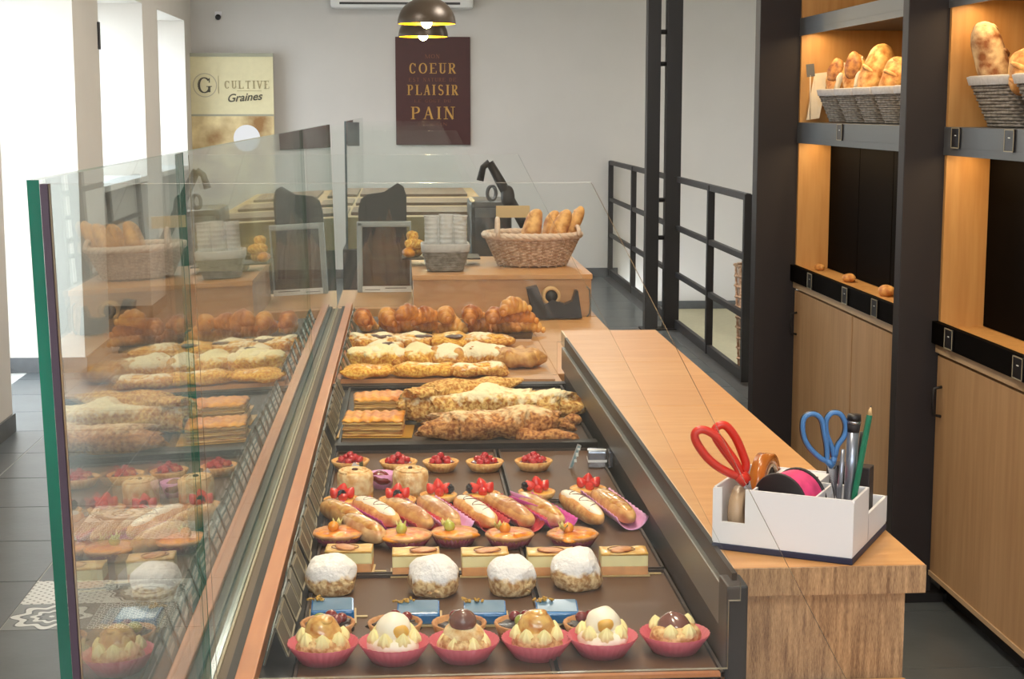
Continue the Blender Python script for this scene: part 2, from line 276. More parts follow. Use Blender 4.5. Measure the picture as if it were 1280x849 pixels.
# ------------------------------------------------------------------ mesh helpers
class MB:
    def __init__(s): s.v = []; s.f = []; s.m = []; s.sm = []
    def add(s, vs, fs, mi=0, smooth=False, T=None):
        o = len(s.v); s.v += [tuple((T @ Vector(v)) if T is not None else v) for v in vs]
        for f in fs: s.f.append(tuple(i+o for i in f)); s.m.append(mi); s.sm.append(smooth)
        return s
    def box(s, x0, x1, y0, y1, z0, z1, mi=0, T=None, bev=0):
        if bev:
            b = min(bev, (x1-x0)*.45, (y1-y0)*.45, (z1-z0)*.45)
            bm = bmesh.new(); bmesh.ops.create_cube(bm, size=1)
            for v in bm.verts: v.co = Vector(((x0+x1)/2+v.co.x*(x1-x0), (y0+y1)/2+v.co.y*(y1-y0), (z0+z1)/2+v.co.z*(z1-z0)))
            bmesh.ops.bevel(bm, geom=bm.edges[:]+bm.verts[:], offset=b, segments=2, affect='EDGES', profile=.6)
            bm.verts.index_update()
            s.add([v.co[:] for v in bm.verts], [[v.index for v in f.verts] for f in bm.faces], mi, False, T); bm.free(); return s
        return s.add([(x0, y0, z0), (x1, y0, z0), (x1, y1, z0), (x0, y1, z0), (x0, y0, z1), (x1, y0, z1), (x1, y1, z1), (x0, y1, z1)],
              [(0, 3, 2, 1), (4, 5, 6, 7), (0, 1, 5, 4), (1, 2, 6, 5), (2, 3, 7, 6), (3, 0, 4, 7)], mi, False, T)
    def lathe(s, prof, n=24, mi=0, T=None, smooth=True, flute=0, nf=0, fz=None):
        vs = []; fs = []
        for (r, z) in prof:
            for i in range(n):
                a = 2*PI*i/n; rr = r*(1+(flute*math.cos(nf*a) if nf and r > 1e-4 else 0)); vs.append((rr*math.cos(a), rr*math.sin(a), z))
        for j in range(len(prof)-1):
            for i in range(n): k = (i+1) % n; fs.append((j*n+i, j*n+k, (j+1)*n+k, (j+1)*n+i))
        return s.add(vs, fs, mi, smooth, T)
    def tube(s, pts, r, n=8, mi=0, T=None, closed=False, cap=True):
        pts = [Vector(p) for p in pts]; N = len(pts); rs = r if isinstance(r, (list, tuple)) else [r]*N; vs = []; fs = []; pu = None
        for i, p in enumerate(pts):
            if closed: t = pts[(i+1) % N]-pts[i-1]
            else: t = pts[min(i+1, N-1)]-pts[max(i-1, 0)]
            t.normalize()
            if pu is None: pu = t.orthogonal().normalized()
            u = (pu-t*pu.dot(t)); u = u.normalized() if u.length > 1e-6 else t.orthogonal().normalized(); pu = u; v = t.cross(u)
            for k in range(n): a = 2*PI*k/n; vs.append(tuple(p+(u*math.cos(a)+v*math.sin(a))*rs[i]))
        M_ = N if closed else N-1
        for i in range(M_):
            j = (i+1) % N
            for k in range(n): l = (k+1) % n; fs.append((i*n+k, i*n+l, j*n+l, j*n+k))
        if cap and not closed: fs.append(tuple(range(n-1, -1, -1))); fs.append(tuple((N-1)*n+k for k in range(n)))
        return s.add(vs, fs, mi, True, T)
    def blob(s, c, rad, amp=.0, fr=30, seed=0, nu=20, nv=12, mi=0, T=None, flat=None, power=1.0, fn=None, amp2=0, ax=0):
        vs = []; fs = []; sd = Vector((seed*7.3, seed*3.1, seed*1.7))
        def sp(v, p): return math.copysign(abs(v)**p, v)
        for j in range(nv+1):
            ph = -PI/2+PI*j/nv
            for i in range(nu):
                a = 2*PI*i/nu
                d = Vector((sp(math.cos(ph), power)*sp(math.cos(a), power), sp(math.cos(ph), power)*sp(math.sin(a), power), sp(math.sin(ph), power)))
                if ax: d = Vector((d.z, d.x, d.y))
                p = Vector((d.x*rad[0], d.y*rad[1], d.z*rad[2])); k = 1+amp*noise.noise(p*fr+sd)*2+(amp2*(1-2*abs(noise.noise(p*fr*3.1+sd))) if amp2 else 0)
                p *= k
                if fn: p = fn(p)
                if flat is not None and p.z < flat: p.z = flat
                vs.append(tuple(p+Vector(c)))
        for j in range(nv):
            for i in range(nu): k = (i+1) % nu; fs.append((j*nu+i, j*nu+k, (j+1)*nu+k, (j+1)*nu+i))
        return s.add(vs, fs, mi, True, T)
    def prism(s, poly, h0, h1, plane='XY', mi=0, T=None, mi_side=None):
        def q(a, b, h): return {'XY': (a, b, h), 'XZ': (a, h, b), 'YZ': (h, a, b)}[plane]
        n = len(poly); vs = [q(a, b, h0) for a, b in poly]+[q(a, b, h1) for a, b in poly]
        s.add(vs, [tuple(range(n-1, -1, -1)), tuple(range(n, 2*n))], mi, False, T)
        s.add(vs, [(i, (i+1) % n, (i+1) % n+n, i+n) for i in range(n)], mi if mi_side is None else mi_side, False, T)
        return s
    def grid(s, fn, nu, nv, mi=0, T=None, thick=0):
        vs = [tuple(fn(i/nu, j/nv)) for j in range(nv+1) for i in range(nu+1)]; fs = []
        for j in range(nv):
            for i in range(nu): a = j*(nu+1)+i; fs.append((a, a+1, a+nu+2, a+nu+1))
        return s.add(vs, fs, mi, True, T)
    def mesh(s, name, mats):
        me = bpy.data.meshes.new(name); me.from_pydata(s.v, [], s.f)
        for m in (mats if isinstance(mats, (list, tuple)) else [mats]): me.materials.append(m)
        me.polygons.foreach_set('material_index', s.m); me.polygons.foreach_set('use_smooth', s.sm); me.update()
        bm = bmesh.new(); bm.from_mesh(me); bmesh.ops.remove_doubles(bm, verts=bm.verts, dist=1e-6); bmesh.ops.recalc_face_normals(bm, faces=bm.faces); bm.to_mesh(me); bm.free()
        return me
    def build(s, name, mats, parent=None, loc=None, rot=None, solid=0):
        return obj(name, s.mesh(name, mats), parent, loc, rot, solid)
def obj(name, me, parent=None, loc=None, rot=None, solid=0):
    o = bpy.data.objects.new(name, me); COL.objects.link(o)
    if parent: o.parent = parent
    if loc is not None: o.location = loc
    if rot is not None: o.rotation_euler = rot
    if solid: d = o.modifiers.new('s', 'SOLIDIFY'); d.thickness = solid; d.offset = 0
    return o
def thing(name, label, cat, loc=(0, 0, 0), rz=0, group=None):
    o = bpy.data.objects.new(name, None); COL.objects.link(o); o.empty_display_size = .05
    o.location = loc; o.rotation_euler = (0, 0, rz); return tag(o, label, cat, group)
def tag(o, label, cat, group=None, kind=None):
    o['label'] = label; o['category'] = cat
    if group: o['group'] = group
    if kind: o['kind'] = kind
    return o
def struct(o, label, cat): return tag(o, label, cat, kind='structure')
def B(*a, **k): return MB().box(*a, **k)
def Tr(x=0, y=0, z=0, rz=0, rx=0, ry=0, s=1):
    return Matrix.Translation((x, y, z)) @ Matrix.Rotation(rz, 4, 'Z') @ Matrix.Rotation(ry, 4, 'Y') @ Matrix.Rotation(rx, 4, 'X') @ Matrix.Scale(s, 4)
def copy_tree(o, parent=None):
    c = o.copy(); COL.objects.link(c); c.parent = parent
    for ch in [x for x in o.children]: copy_tree(ch, c)
    return c
ORD = ['first', 'second', 'third', 'fourth', 'fifth', 'sixth', 'seventh', 'eighth', 'ninth', 'tenth', 'eleventh', 'twelfth']

# ================================================================== THE SHELL
XL, YB, ZC = -1.91, 14.9, 3.0
# floor: grout bed with laid tiles
fl = B(-2.45, 2.0, -3.05, 15.1, -.1, -.002).build('floor', M['grout']); struct(fl, 'dark slate tiled shop floor with two inlaid patterned squares', 'floor')
TS, TG, TX0, TY0 = .5125, .005, -1.2275, 4.735
tme = B(-TS/2+TG/2, TS/2-TG/2, -TS/2+TG/2, TS/2-TG/2, -.02, 0, bev=.0008)
tmesh = tme.mesh('tile', M['tile'])
pats = {(0, 0): 1, (0, 2): 1}
pm = [pattern_tile('pattern_'+k, k) for k in ('flower', 'mosaic', 'dots', 'rosette')]
hs = TS/2
pmesh = [B(-hs/2+.001, hs/2-.001, -hs/2+.001, hs/2-.001, -.02, 0).mesh('patterned_tile', p) for p in pm]
for i in range(-2, 7):
    for j in range(-3, 20):
        x0, y0 = TX0+i*TS, TY0+j*TS
        if x0+TS > 1.86 or x0 < -2.5: continue
        if -.35 < x0 and x0+TS < .5 and 1.0 < y0 < 5.3: continue      # under the counter
        if (i, j) in pats:
            order = [0, 1, 2, 3] if j == 0 else [1, 2, 3, 1]
            for q in range(4): obj('patterned_tile', pmesh[order[q]], fl, (x0+hs/2+(q % 2)*hs, y0+hs/2+(q//2)*hs, 0))
        else: obj('tile', tmesh, fl, (x0+TS/2, y0+TS/2, 0))
struct(B(2.0, 4.1, 7.5, 15.1, -.5, -.31).build('landing_floor', M['cream']), 'lower cream landing floor beyond the black railing', 'floor')
struct(B(2.0, 4.1, -3, 7.5, -.1, 0).build('floor_side', M['grout']), 'floor strip under the bread shelves', 'floor')
struct(B(-2.5, 4.2, YB, 15.1, -.5, ZC).build('wall_back', M['wall']), 'plain pale grey back wall carrying poster and banner', 'wall')
struct(B(-2.5, 4.2, -3.1, 15.2, ZC, 3.1).build('ceiling', M['ceil']), 'plain white ceiling above the shop', 'ceiling')
struct(B(4.1, 4.2, 7.3, 15, -.5, ZC).build('wall_right', M['wall']), 'plain side wall beyond the stairwell', 'wall')
struct(B(2.12, 2.2, -3, 7.3, 0, ZC).build('wall_shelf', M['wall']), 'plain wall behind the bread shelves', 'wall')
struct(B(2.12, 4.2, 7.3, 7.4, -.5, ZC).build('wall_return', M['wall']), 'short return wall behind the shelves', 'wall')
wl = MB(); XO = -2.45
wl.box(XO, XL, -3, 7.8, 0, ZC); wl.box(XO, XL, 9.6, 10.4, 0, ZC); wl.box(XO, XL, 12.15, 12.88, 0, ZC); wl.box(XO, XL, 14.45, YB, 0, ZC)
for a, b in ((7.8, 9.6), (10.4, 12.15), (12.88, 14.45)): wl.box(XO, XL, a, b, 2.33, ZC)
for a, b in ((10.4, 12.15), (12.88, 14.45)): wl.box(XO, XO+.06, a, b, 0, 1.03)
struct(wl.build('wall_left', M['wall_l']), 'cream left wall of piers between tall window recesses', 'wall')
for n, (a, b) in enumerate(((7.8, 9.6), (10.4, 12.15), (12.88, 14.45))):
    z0 = .02 if n == 0 else 1.07
    root = bpy.data.objects.new('door_1' if n == 0 else 'window_%d' % n, None); COL.objects.link(root)
    struct(root, ['glazed street door in the nearest recess of the left wall', 'tall window with deep sill between the two left piers', 'farthest window beside the cream banner'][n], 'door' if n == 0 else 'window')
    f = MB(); X0, X1 = XO+.01, XO+.05
    for ya, yb in ((a, a+.05), (b-.05, b), ((a+b)/2-.025, (a+b)/2+.025)): f.box(X0, X1, ya, yb, z0, 2.33)
    f.box(X0, X1, a, b, z0, z0+.05); f.box(X0, X1, a, b, 2.28, 2.33); f.build('window_frame', M['sky_frame'], root)
    B(XO+.025, XO+.031, a+.05, b-.05, z0+.05, 2.28).build('pane', M['glassw'], root)
    if n: B(XO+.06, XL+.01, a, b, 1.03, 1.07, bev=.004).build('window_sill', M['sky_frame'], root)
    if n == 1: B(XL-.03, XL+.012, 10.36, 10.402, 1.93, 2.1, bev=.003).build('blind_bracket', M['blackp'], root)
bs = MB(); T_ = .012
bs.box(XL, XL+T_, -3, 7.8+T_, 0, .09); bs.box(XO+.05, XL, 7.8-.0, 7.8+T_, 0, .09)
for a, b in ((9.6, 10.4), (12.15, 12.88), (14.45, YB)):
    bs.box(XL, XL+T_, a-T_, b, 0, .09); bs.box(XO+.05, XL, a-T_, a, 0, .09)
struct(bs.build('baseboard_left', M['base']), 'slate baseboard along the left piers', 'baseboard')
struct(B(1.845, 2.0, -3, 14.88, -.01, .0008).build('trim_1', M['base']), 'dark slate edge strip along the foot of the railing and shelving', 'floor edge')
bb = MB(); bb.box(XL, 2.0, YB-T_, YB, 0, .085); bb.box(2.0, 4.1, YB-T_, YB, -.31, -.235)
struct(bb.build('baseboard_back', M['base']), 'slate baseboard along the back wall', 'baseboard')
struct(B(-30, XO, -20, 30, -.2, -.02).build('outdoor_ground', M['pave']), 'pale street pavement outside the windows', 'ground')
# unseen front wall; its high openings are added to let in sky fill
fw = MB(); fw.box(-2.5, 2.2, -3.1, -3, -.2, 1.75); fw.box(-2.5, 2.2, -3.1, -3, 2.75, ZC); fw.box(-2.5, -1.8, -3.1, -3, 1.75, 2.75); fw.box(1.7, 2.2, -3.1, -3, 1.75, 2.75); fw.box(-.1, .1, -3.1, -3, 1.75, 2.75)
struct(fw.build('wall_front', M['wall']), 'shopfront wall with two high window openings behind the camera', 'wall')
PNL = ['square ceiling light panel near the left windows', 'square ceiling light panel near the twin column', 'square ceiling light panel farthest at the back', 'square ceiling light panel behind the photographer']
for (x, y), l in zip(PANELS, PNL):
    r = MB().box(x-.31, x+.31, y-.31, y+.31, 2.975, 3.0).build('ceiling_light', M['sky_frame']); tag(r, l, 'light', 'ceiling light panels')
    B(x-.29, x+.29, y-.29, y+.29, 2.965, 2.975).build('diffuser', M['panel'], r)

SPL = ['nearest round ceiling downlight over the pastry case', 'second round ceiling downlight over the pastry case', 'third round ceiling downlight over the pastry case', 'farthest round ceiling downlight over the croissants', 'round ceiling downlight over the counter end']
for (x, y), l in zip(SPOTS, SPL):
    t = MB().lathe([(.070, 0), (.095, 0), (.095, .012), (.070, .012), (.070, 0)], 28).build('downlight', M['sky_frame'], None, (x, y, 2.986)); tag(t, l, 'light', 'round ceiling downlights')
    MB().lathe([(0, 0), (.069, 0), (.069, .004), (0, .004)], 24, T=Tr(0, 0, .004)).build('lens', M['panel'], t)

# ================================================================== BACK OF THE SHOP
# air conditioner on the back wall
ac = thing('air_conditioner', 'white air conditioner high on the back wall above the poster', 'air conditioner', (0, YB, 2.46))
B(-.64, .64, -.24, 0, .0, .30, bev=.03).build('housing', M['sky_frame'], ac)
B(-.56, .52, -.246, -.20, .03, .05).build('air_slot', M['blackp'], ac)

sc_ = thing('security_camera', 'tiny black wall camera high on the back wall above the banner', 'camera', tuple(aty(273, 20, YB)))
B(-.03, .03, -.012, 0, .0, .04, bev=.004).build('mount', M['white'], sc_); MB().blob((0, -.035, -.012), (.026, .028, .026)).build('camera_dome', M['blackp'], sc_)

# --- serif lettering made from strokes
def glyph(mb, ch, x, z, h, w, d0, d1):
    """one serif capital, h high, w wide, in the XZ plane; returns nothing"""
    th = h*.16; tn = h*.06; sf = h*.05
    def bar(x0, z0, x1, z1, t):
        dx, dz = x1-x0, z1-z0; l = math.hypot(dx, dz) or 1; nx, nz = -dz/l*t/2, dx/l*t/2
        mb.prism([(x+x0+nx, z+z0+nz), (x+x0-nx, z+z0-nz), (x+x1-nx, z+z1-nz), (x+x1+nx, z+z1+nz)], d0, d1, 'XZ')
    def ser(cx, zz, ww=None): ww = ww or th*1.1; bar(cx-ww, zz, cx+ww, zz, sf)
    def arc(cx, cz, rx, rz, a0, a1, tk=th, n=10):
        P = []
        for i in range(n+1):
            a = a0+(a1-a0)*i/n; t = tn+(tk-tn)*abs(math.cos(a)); P.append((cx+(rx-t/2)*math.cos(a), cz+(rz-tn/2)*math.sin(a), t))
        for p, q in zip(P, P[1:]): bar(p[0], p[1], q[0], q[1], (p[2]+q[2])/2)
    S = th/2
    if ch in 'EFLPRIDBTN':
        if ch == 'I': bar(w/2, 0, w/2, h, th); ser(w/2, sf/2); ser(w/2, h-sf/2)
        elif ch == 'T': bar(w/2, 0, w/2, h, th); ser(w/2, sf/2); bar(0, h-tn/2, w, h-tn/2, tn); bar(tn, h, tn, h*.8, tn); bar(w-tn, h, w-tn, h*.8, tn)
        elif ch == 'N': bar(S, 0, S, h, tn); bar(w-S, 0, w-S, h, tn); bar(S, h, w-S, 0, th); ser(S, sf/2); ser(S, h-sf/2); ser(w-S, h-sf/2)
        else:
            bar(S+tn, 0, S+tn, h, th); ser(S+tn, sf/2); ser(S+tn, h-sf/2)
            if ch in 'EL': bar(S, tn/2, w, tn/2, tn); bar(w-tn/2, 0, w-tn/2, h*.25, tn)
            if ch in 'EF': bar(S, h-tn/2, w*.95, h-tn/2, tn); bar(w*.95-tn/2, h, w*.95-tn/2, h*.78, tn); bar(S, h*.52, w*.7, h*.52, tn)
            if ch in 'PRB': arc(w*.5, h*.74, w*.45, h*.26, -PI/2, PI/2); bar(S, h-tn/2, w*.5, h-tn/2, tn); bar(S, h*.49, w*.5, h*.49, tn)
            if ch == 'R': bar(w*.5, h*.49, w*.95, 0, th); ser(w*.95, sf/2, th*.7)
            if ch == 'D': arc(w*.4, h*.5, w*.58, h*.5, -PI/2, PI/2); bar(S, h-tn/2, w*.4, h-tn/2, tn); bar(S, tn/2, w*.4, tn/2, tn)
    elif ch in 'OQ': arc(w/2, h/2, w/2, h/2, 0, 2*PI, n=22)
    elif ch in 'CG':
        arc(w/2, h/2, w/2, h/2, PI*.22, 2*PI-PI*.22, n=18); bar(w*.88, h*.66, w*.88, h*.95, tn)
        if ch == 'G': bar(w*.86, h*.05, w*.86, h*.42, th*.9); ser(w*.86, h*.42)
    elif ch == 'U': bar(S+tn, h*.3, S+tn, h, th); bar(w-tn*2, h*.3, w-tn*2, h, tn); arc(w/2, h*.3, w*.43, h*.3, PI, 2*PI); ser(S+tn, h-sf/2); ser(w-tn*2, h-sf/2)
    elif ch == 'A': bar(tn, 0, w/2, h, tn); bar(w-S, 0, w/2, h, th); bar(w*.25, h*.35, w*.75, h*.35, tn); ser(tn, sf/2, th*.8); ser(w-S, sf/2, th*.8)
    elif ch == 'V': bar(S, h, w/2, 0, th); bar(w-tn, h, w/2, 0, tn); ser(S, h-sf/2, th*.8); ser(w-tn, h-sf/2, th*.8)
    elif ch == 'M': bar(S, 0, S, h, tn); bar(w-S, 0, w-S, h, th); bar(S, h, w/2, 0, th); bar(w/2, 0, w-S, h, tn); ser(S, sf/2); ser(w-S, sf/2)
    elif ch == 'S':
        arc(w/2, h*.74, w*.42, h*.26, PI*.15, PI*1.4, th*.8); arc(w/2, h*.26, w*.46, h*.27, -PI*.85, PI*.45, th*.8); bar(w*.3, h*.56, w*.72, h*.44, th)
def line(mb, text, cx, z, h, total, d0, d1, letters=None):
    WD = {'I': .45, 'M': 1.25, 'W': 1.3, ' ': .6, 'O': 1.05}
    ws = [WD.get(c, .85) for c in text]; gap = .33; tot = sum(ws)+gap*(len(ws)-1); k = total/tot; x = cx-total/2
    for c, q in zip(text, ws):
        if c != ' ':
            if letters: lm = MB(); glyph(lm, c, x, z, h, q*k, d0, d1); lm.build('letter', letters[0], letters[1])
            else: glyph(mb, c, x, z, h, q*k, d0, d1)
        x += (q+gap)*k
ps = thing('wall_poster', 'dark maroon poster with gold words COEUR, PLAISIR and PAIN on back wall', 'poster', (.275, YB, 1.725))
B(-.342, .342, -.03, 0, -.49, .49, bev=.004).build('board', M['poster'], ps)
fz = lambda py: aty(540, py, YB).z-1.725
for t, y0, y1, wd in (('COEUR', 92, 79, .42), ('PLAISIR', 119, 106, .46), ('PAIN', 149, 133.5, .39)): line(None, t, -.005, fz(y0), fz(y1)-fz(y0), wd, -.034, -.031, (M['goldtext'], ps))
for t, y0, y1, wd in (('MON', 73, 68, .13), ('EST NATURE DE', 102, 97.5, .43), ('LE GOUT DU', 128, 124.5, .33), ('DEMAIN', 157, 153.5, .26)): line(None, t, -.005, fz(y0), fz(y1)-fz(y0), wd, -.034, -.031, (M['browntext'], ps))

# roll-up banner
bn = thing('roll_up_banner', 'cream roll-up banner with round G emblem and word Graines at back left', 'banner', (-1.548, YB-.12, 0))
B(-.378, .378, -.01, .0, .08, 2.05).build('cloth', M['banner'], bn)
B(-.376, .376, -.013, -.01, .3, 1.50).build('printed_photo', M['photo'], bn)
B(-.38, .38, -.025, .01, 2.03, 2.06).build('top_bar', M['bannergrey'], bn)
B(-.376, .376, -.014, -.010, 1.498, 1.515).build('divider_band', M['bannergrey'], bn)
B(-.38, .38, -.08, .08, 0, .09, bev=.01).build('cassette', M['bannergrey'], bn)
e = MB()
def ring(mb, cx, cz, r, t, y0, y1, n=32):
    for i in range(n):
        a, b = 2*PI*i/n, 2*PI*(i+1)/n
        mb.prism([(cx+r*math.cos(a), cz+r*math.sin(a)), (cx+r*math.cos(b), cz+r*math.sin(b)), (cx+(r-t)*math.cos(b), cz+(r-t)*math.sin(b)), (cx+(r-t)*math.cos(a), cz+(r-t)*math.sin(a))], y0, y1, 'XZ')
ring(e, -.235, 1.775, .108, .008, -.014, -.011); e.build('emblem_ring', M['ringpale'], bn)
e = MB(); glyph(e, 'G', -.30, 1.705, .14, .12, -.015, -.011); e.build('emblem_letter', M['inkgrey'], bn)
e = MB(); line(e, 'CULTIVE', .14, 1.745, .07, .40, -.015, -.011); e.box(-.115, -.111, -.015, -.011, 1.70, 1.86); e.box(.05, .27, -.015, -.011, 1.722, 1.726); e.build('banner_name', M['inkpale'], bn)
e = MB(); c = [(0, 0)]; n = 36
e.prism([(.13+.12*math.cos(2*PI*i/n), 1.30+.12*math.sin(2*PI*i/n)) for i in range(n)], -.017, -.013, 'XZ'); e.build('white_disc', M['white'], bn)
def text(name, body, size, m, parent, loc, rot, ext=.001, shear=0, align='CENTER'):
    cu = bpy.data.curves.new(name, 'FONT'); cu.body = body; cu.size = size; cu.extrude = ext; cu.shear = shear; cu.align_x = align
    cu.offset = size*.015
    cu.materials.append(m); tmp = bpy.data.objects.new(name, cu); COL.objects.link(tmp); bpy.context.view_layer.update(); me = bpy.data.meshes.new_from_object(tmp); bpy.data.objects.remove(tmp); o = bpy.data.objects.new(name, me); COL.objects.link(o); o.parent = parent; o.location = loc; o.rotation_euler = rot; return o
text('banner_word', 'Graines', .10, M['inkgrey'], bn, (.115, -.014, 1.635), (PI/2, -R(4), 0), shear=.35)

# pendant lamps
for i, (y, lab) in enumerate(((9.8, 'nearer of two bronze dome pendant lamps with gold lining'), (11.5, 'farther, lower-looking bronze dome pendant lamp just above the poster'))):
    p = thing('pendant_lamp', lab, 'lamp', (.146, y, 2.065), group='bronze pendant lamps')
    r0 = .175; prof = [(r0*math.cos(a), r0*.92*math.sin(a)) for a in [PI/2*k/12 for k in range(12)]]+[(.012, r0*.93)]
    MB().lathe(prof, 36).build('lamp_shade', M['bronze'], p)
    MB().lathe([(a*.975, b*.975-.001) for a, b in prof], 36).build('shade_lining', M['lampgold'], p)
    MB().lathe([(.0, r0*.92+.05), (.02, r0*.92+.05), (.028, r0*.90)], 16).build('cap', M['bronze'], p)
    MB().tube([(0, 0, .2), (0, 0, ZC-2.065)], .004, 6).build('cord', M['blackp'], p)
    MB().blob((0, 0, .012), (.034, .034, .04)).build('bulb', M['bulb'], p)
    l = bpy.data.lights.new('lamp_glow', 'POINT'); l.energy = 10; l.color = (1, .76, .4); l.shadow_soft_size = .04
    lo = bpy.data.objects.new('lamp_glow', l); COL.objects.link(lo); lo.parent = p; lo.location = (0, 0, -.05)

# twin steel column
tc = thing('twin_steel_column', 'tall black column of two flat steel bars joined by short bolts', 'column', (1.815, 11.25, 0))
B(-.115, -.022, -.05, .05, 0, ZC, bev=.004).build('steel_bar', M['black'], tc)
B(.022, .13, -.05, .05, 0, ZC, bev=.004).build('steel_bar', M['black'], tc)
for py in (-35, 40, 80, 250, 297):
    z = aty(825, py, 11.25).z; MB().tube([(-.03, 0, z), (.03, 0, z)], .016, 8).build('bolt', M['black'], tc)
B(-.14, .155, -.08, .08, 0, .012).build('base_plate', M['black'], tc)

# railing
def railing(y0, y1, posts, label, grp):
    t = thing('black_railing', label, 'railing', (1.92, y0, 0), group=grp)
    for y in posts: B(-.022, .022, y-y0-.022, y-y0+.022, .02, 1.085, bev=.003).build('post', M['black'], t)
    for z, h in ((1.07, .04), (.73, .035), (.40, .035), (.05, .06)): B(-.015, .015, .0, y1-y0, z-h/2, z+h/2, bev=.003).build('rail', M['black'], t)
    return t
railing(8.85, 11.15, (8.87, 9.95), 'nearer black steel railing section, right of the twin column', 'black stair railings')
railing(11.4, 14.86, (14.84, 13.35, 11.44), 'farther black steel railing section running back to the wall', 'black stair railings')

# tall wicker basket standing past the railing
tw = thing('tall_wicker_basket', 'tall slim wicker basket with dried greenery behind the near railing end', 'basket', (2.115, 9.35, -.0))
tw.location.z = -.31
b = MB(); H_ = .95
for k in range(16):
    z = .02+k*(H_-.02)/15; r = .11+.045*z/H_; b.tube([(r*math.cos(a)*(1+.03*(-1)**(i+k)), r*math.sin(a), z) for i, a in enumerate([2*PI*i/24 for i in range(24)])], .009, 5, closed=True)
for i in range(14): a = 2*PI*i/14; b.tube([(.11*math.cos(a), .11*math.sin(a), 0), (.155*math.cos(a), .155*math.sin(a), H_)], .007, 5)
b.build('woven_side', M['wick'], tw)
MB().lathe([(0, .01), (.1, .01), (.14, H_-.02)], 20).build('kraft_liner', M['wickpale'], tw)
g = MB(); random.seed(3)
for i in range(26):
    a = random.uniform(0, 6.28); q = random.uniform(.02, .12); top = H_+random.uniform(.05, .24)
    g.tube([(q*.3*math.cos(a), q*.3*math.sin(a), H_-.1), (q*math.cos(a), q*math.sin(a), top)], .002, 4); g.blob((q*math.cos(a), q*math.sin(a), top), (.012, .012, .022), nu=6, nv=4)
o_ = g.build('dried_stems', M['leaf'], tw)

# second glass case at the back
def pane(poly, h0, h1, plane, name, parent, edge='gedge2', gm='glass', label=None):
    return MB().prism(poly, h0, h1, plane, mi=0, mi_side=1).build(name, [M[gm], M[edge]], parent)
XG = -.264
c2 = thing('rear_glass_case', 'farther tall glass screen standing beyond the main case', 'glass screen', (0, 0, 0))
pane([(7.54, .9), (10.6, .9), (10.6, 1.5), (7.54, 1.5)], XG-.01, XG, 'YZ', 'glass_pane', c2, 'gedge3')
pane([(XG, .9), (.40, .9), (.17, 1.5), (XG, 1.5)], 7.54, 7.55, 'XZ', 'end_glass', c2, 'gedge2', 'glassw')
B(-.29, .44, 7.56, 10.45, 0, .9).build('plinth', M['gasket'], c2)
sg = B(-.262, -.205, 7.57, 7.575, 1.385, 1.495).build('small_dark_sign', M['smoke']); tag(sg, 'small dark grey square card in top corner of the rear glass', 'sign')

# tan slatted rack top
rk = thing('slatted_rack', 'tan wooden display rack with brown inset slats behind the bag holder', 'rack', (0, 7.6, .9))
B(-.27, .44, 0, .03, 0, .15).build('front_board', M['olive'], rk)
B(-.27, .44, .03, 2.85, .12, .15).build('rack_top', M['tan'], rk)
for j, (pa, pb) in enumerate(((238, 246), (251, 257), (262, 269))):
    Ya, Yb = atz(500, pb, 1.05).y-7.6, atz(500, pa, 1.05).y-7.6
    for xa, xb in ((-.255, -.06), (.0, .37)): B(xa, xb, Ya, Yb, .148, .165).build('slat', M['rackdark'], rk)

# round mirror-like disc
fd = thing('round_grey_disc', 'round pale grey disc on thin black stem seen between two glass screens', 'mirror', (-.42, 7.1, 0))
MB().lathe([(0, -.006), (.066, -.006), (.07, 0), (.066, .006), (0, .006)], 28, T=Tr(0, 0, 1.14, rx=PI/2, rz=R(25))).build('disc', M['acryl'], fd)
MB().tube([(0, .012, 0), (0, .012, 1.12)], .007, 8).build('stem', M['blackp'], fd)
MB().lathe([(0, 0), (.09, 0), (.09, .012), (0, .015)], 20).build('foot', M['blackp'], fd)

# dark bread slicer with inclined arm
sl = thing('bread_slicer', 'black bread slicer with long inclined lever arm behind the wicker basket', 'slicer', (0, 0, 0))
def P7(x, y, Y=7.0): return aty(x, y, Y)
a0, a1, a2 = P7(612, 203), P7(668, 305), P7(601, 212)
ar = MB(); d = (a1-a0).normalized(); ar.tube([a0, a0+(a1-a0)*.25, a1], [.018, .022, .022], 10); ar.build('lever_arm', M['black'], sl)
MB().tube([a0, P7(604, 209), P7(600, 226)], [.016, .014, .016], 8).build('arm_hook', M['black'], sl)
bl = P7(588, 255).x; br = P7(640, 255).x; zt = P7(600, 246).z
B(bl, br, 7.0, 7.4, .83, zt-.02, bev=.02).build('body', M['blackp'], sl)
B(bl+.02, br-.03, 6.985, 7.0, zt-.09, zt-.05).build('top_plate', M['shelfgrey'], sl)
MB().blob(P7(634, 244), (.03, .025, .045), .1, 20, power=.7).build('pivot_housing', M['black'], sl)
p1 = P7(606, 243); MB().lathe([(.026, -.006), (.036, -.006), (.036, .006), (.026, .006), (.026, -.006)], 24, T=Tr(p1.x+.03, p1.y, p1.z+.005, rx=PI/2, rz=R(50)), smooth=False).build('adjusting_wheel', M['shelfgrey'], sl)
q0 = P7(620, 272, 6.6); q1 = P7(662, 257, 6.6)
B(q0.x, q1.x, 6.59, 6.6, q0.z, q1.z+.0).build('kraft_card', M['goldp'], sl)
B(bl-.04, br+.1, 6.95, 7.45, .80, .83).build('base_board', M['black'], sl)
st = B(bl-.06, br+.12, 6.9, 7.5, 0, .80).build('slicer_stand', M['gasket']); tag(st, 'dark floor-standing cabinet carrying the bread slicer', 'cabinet')

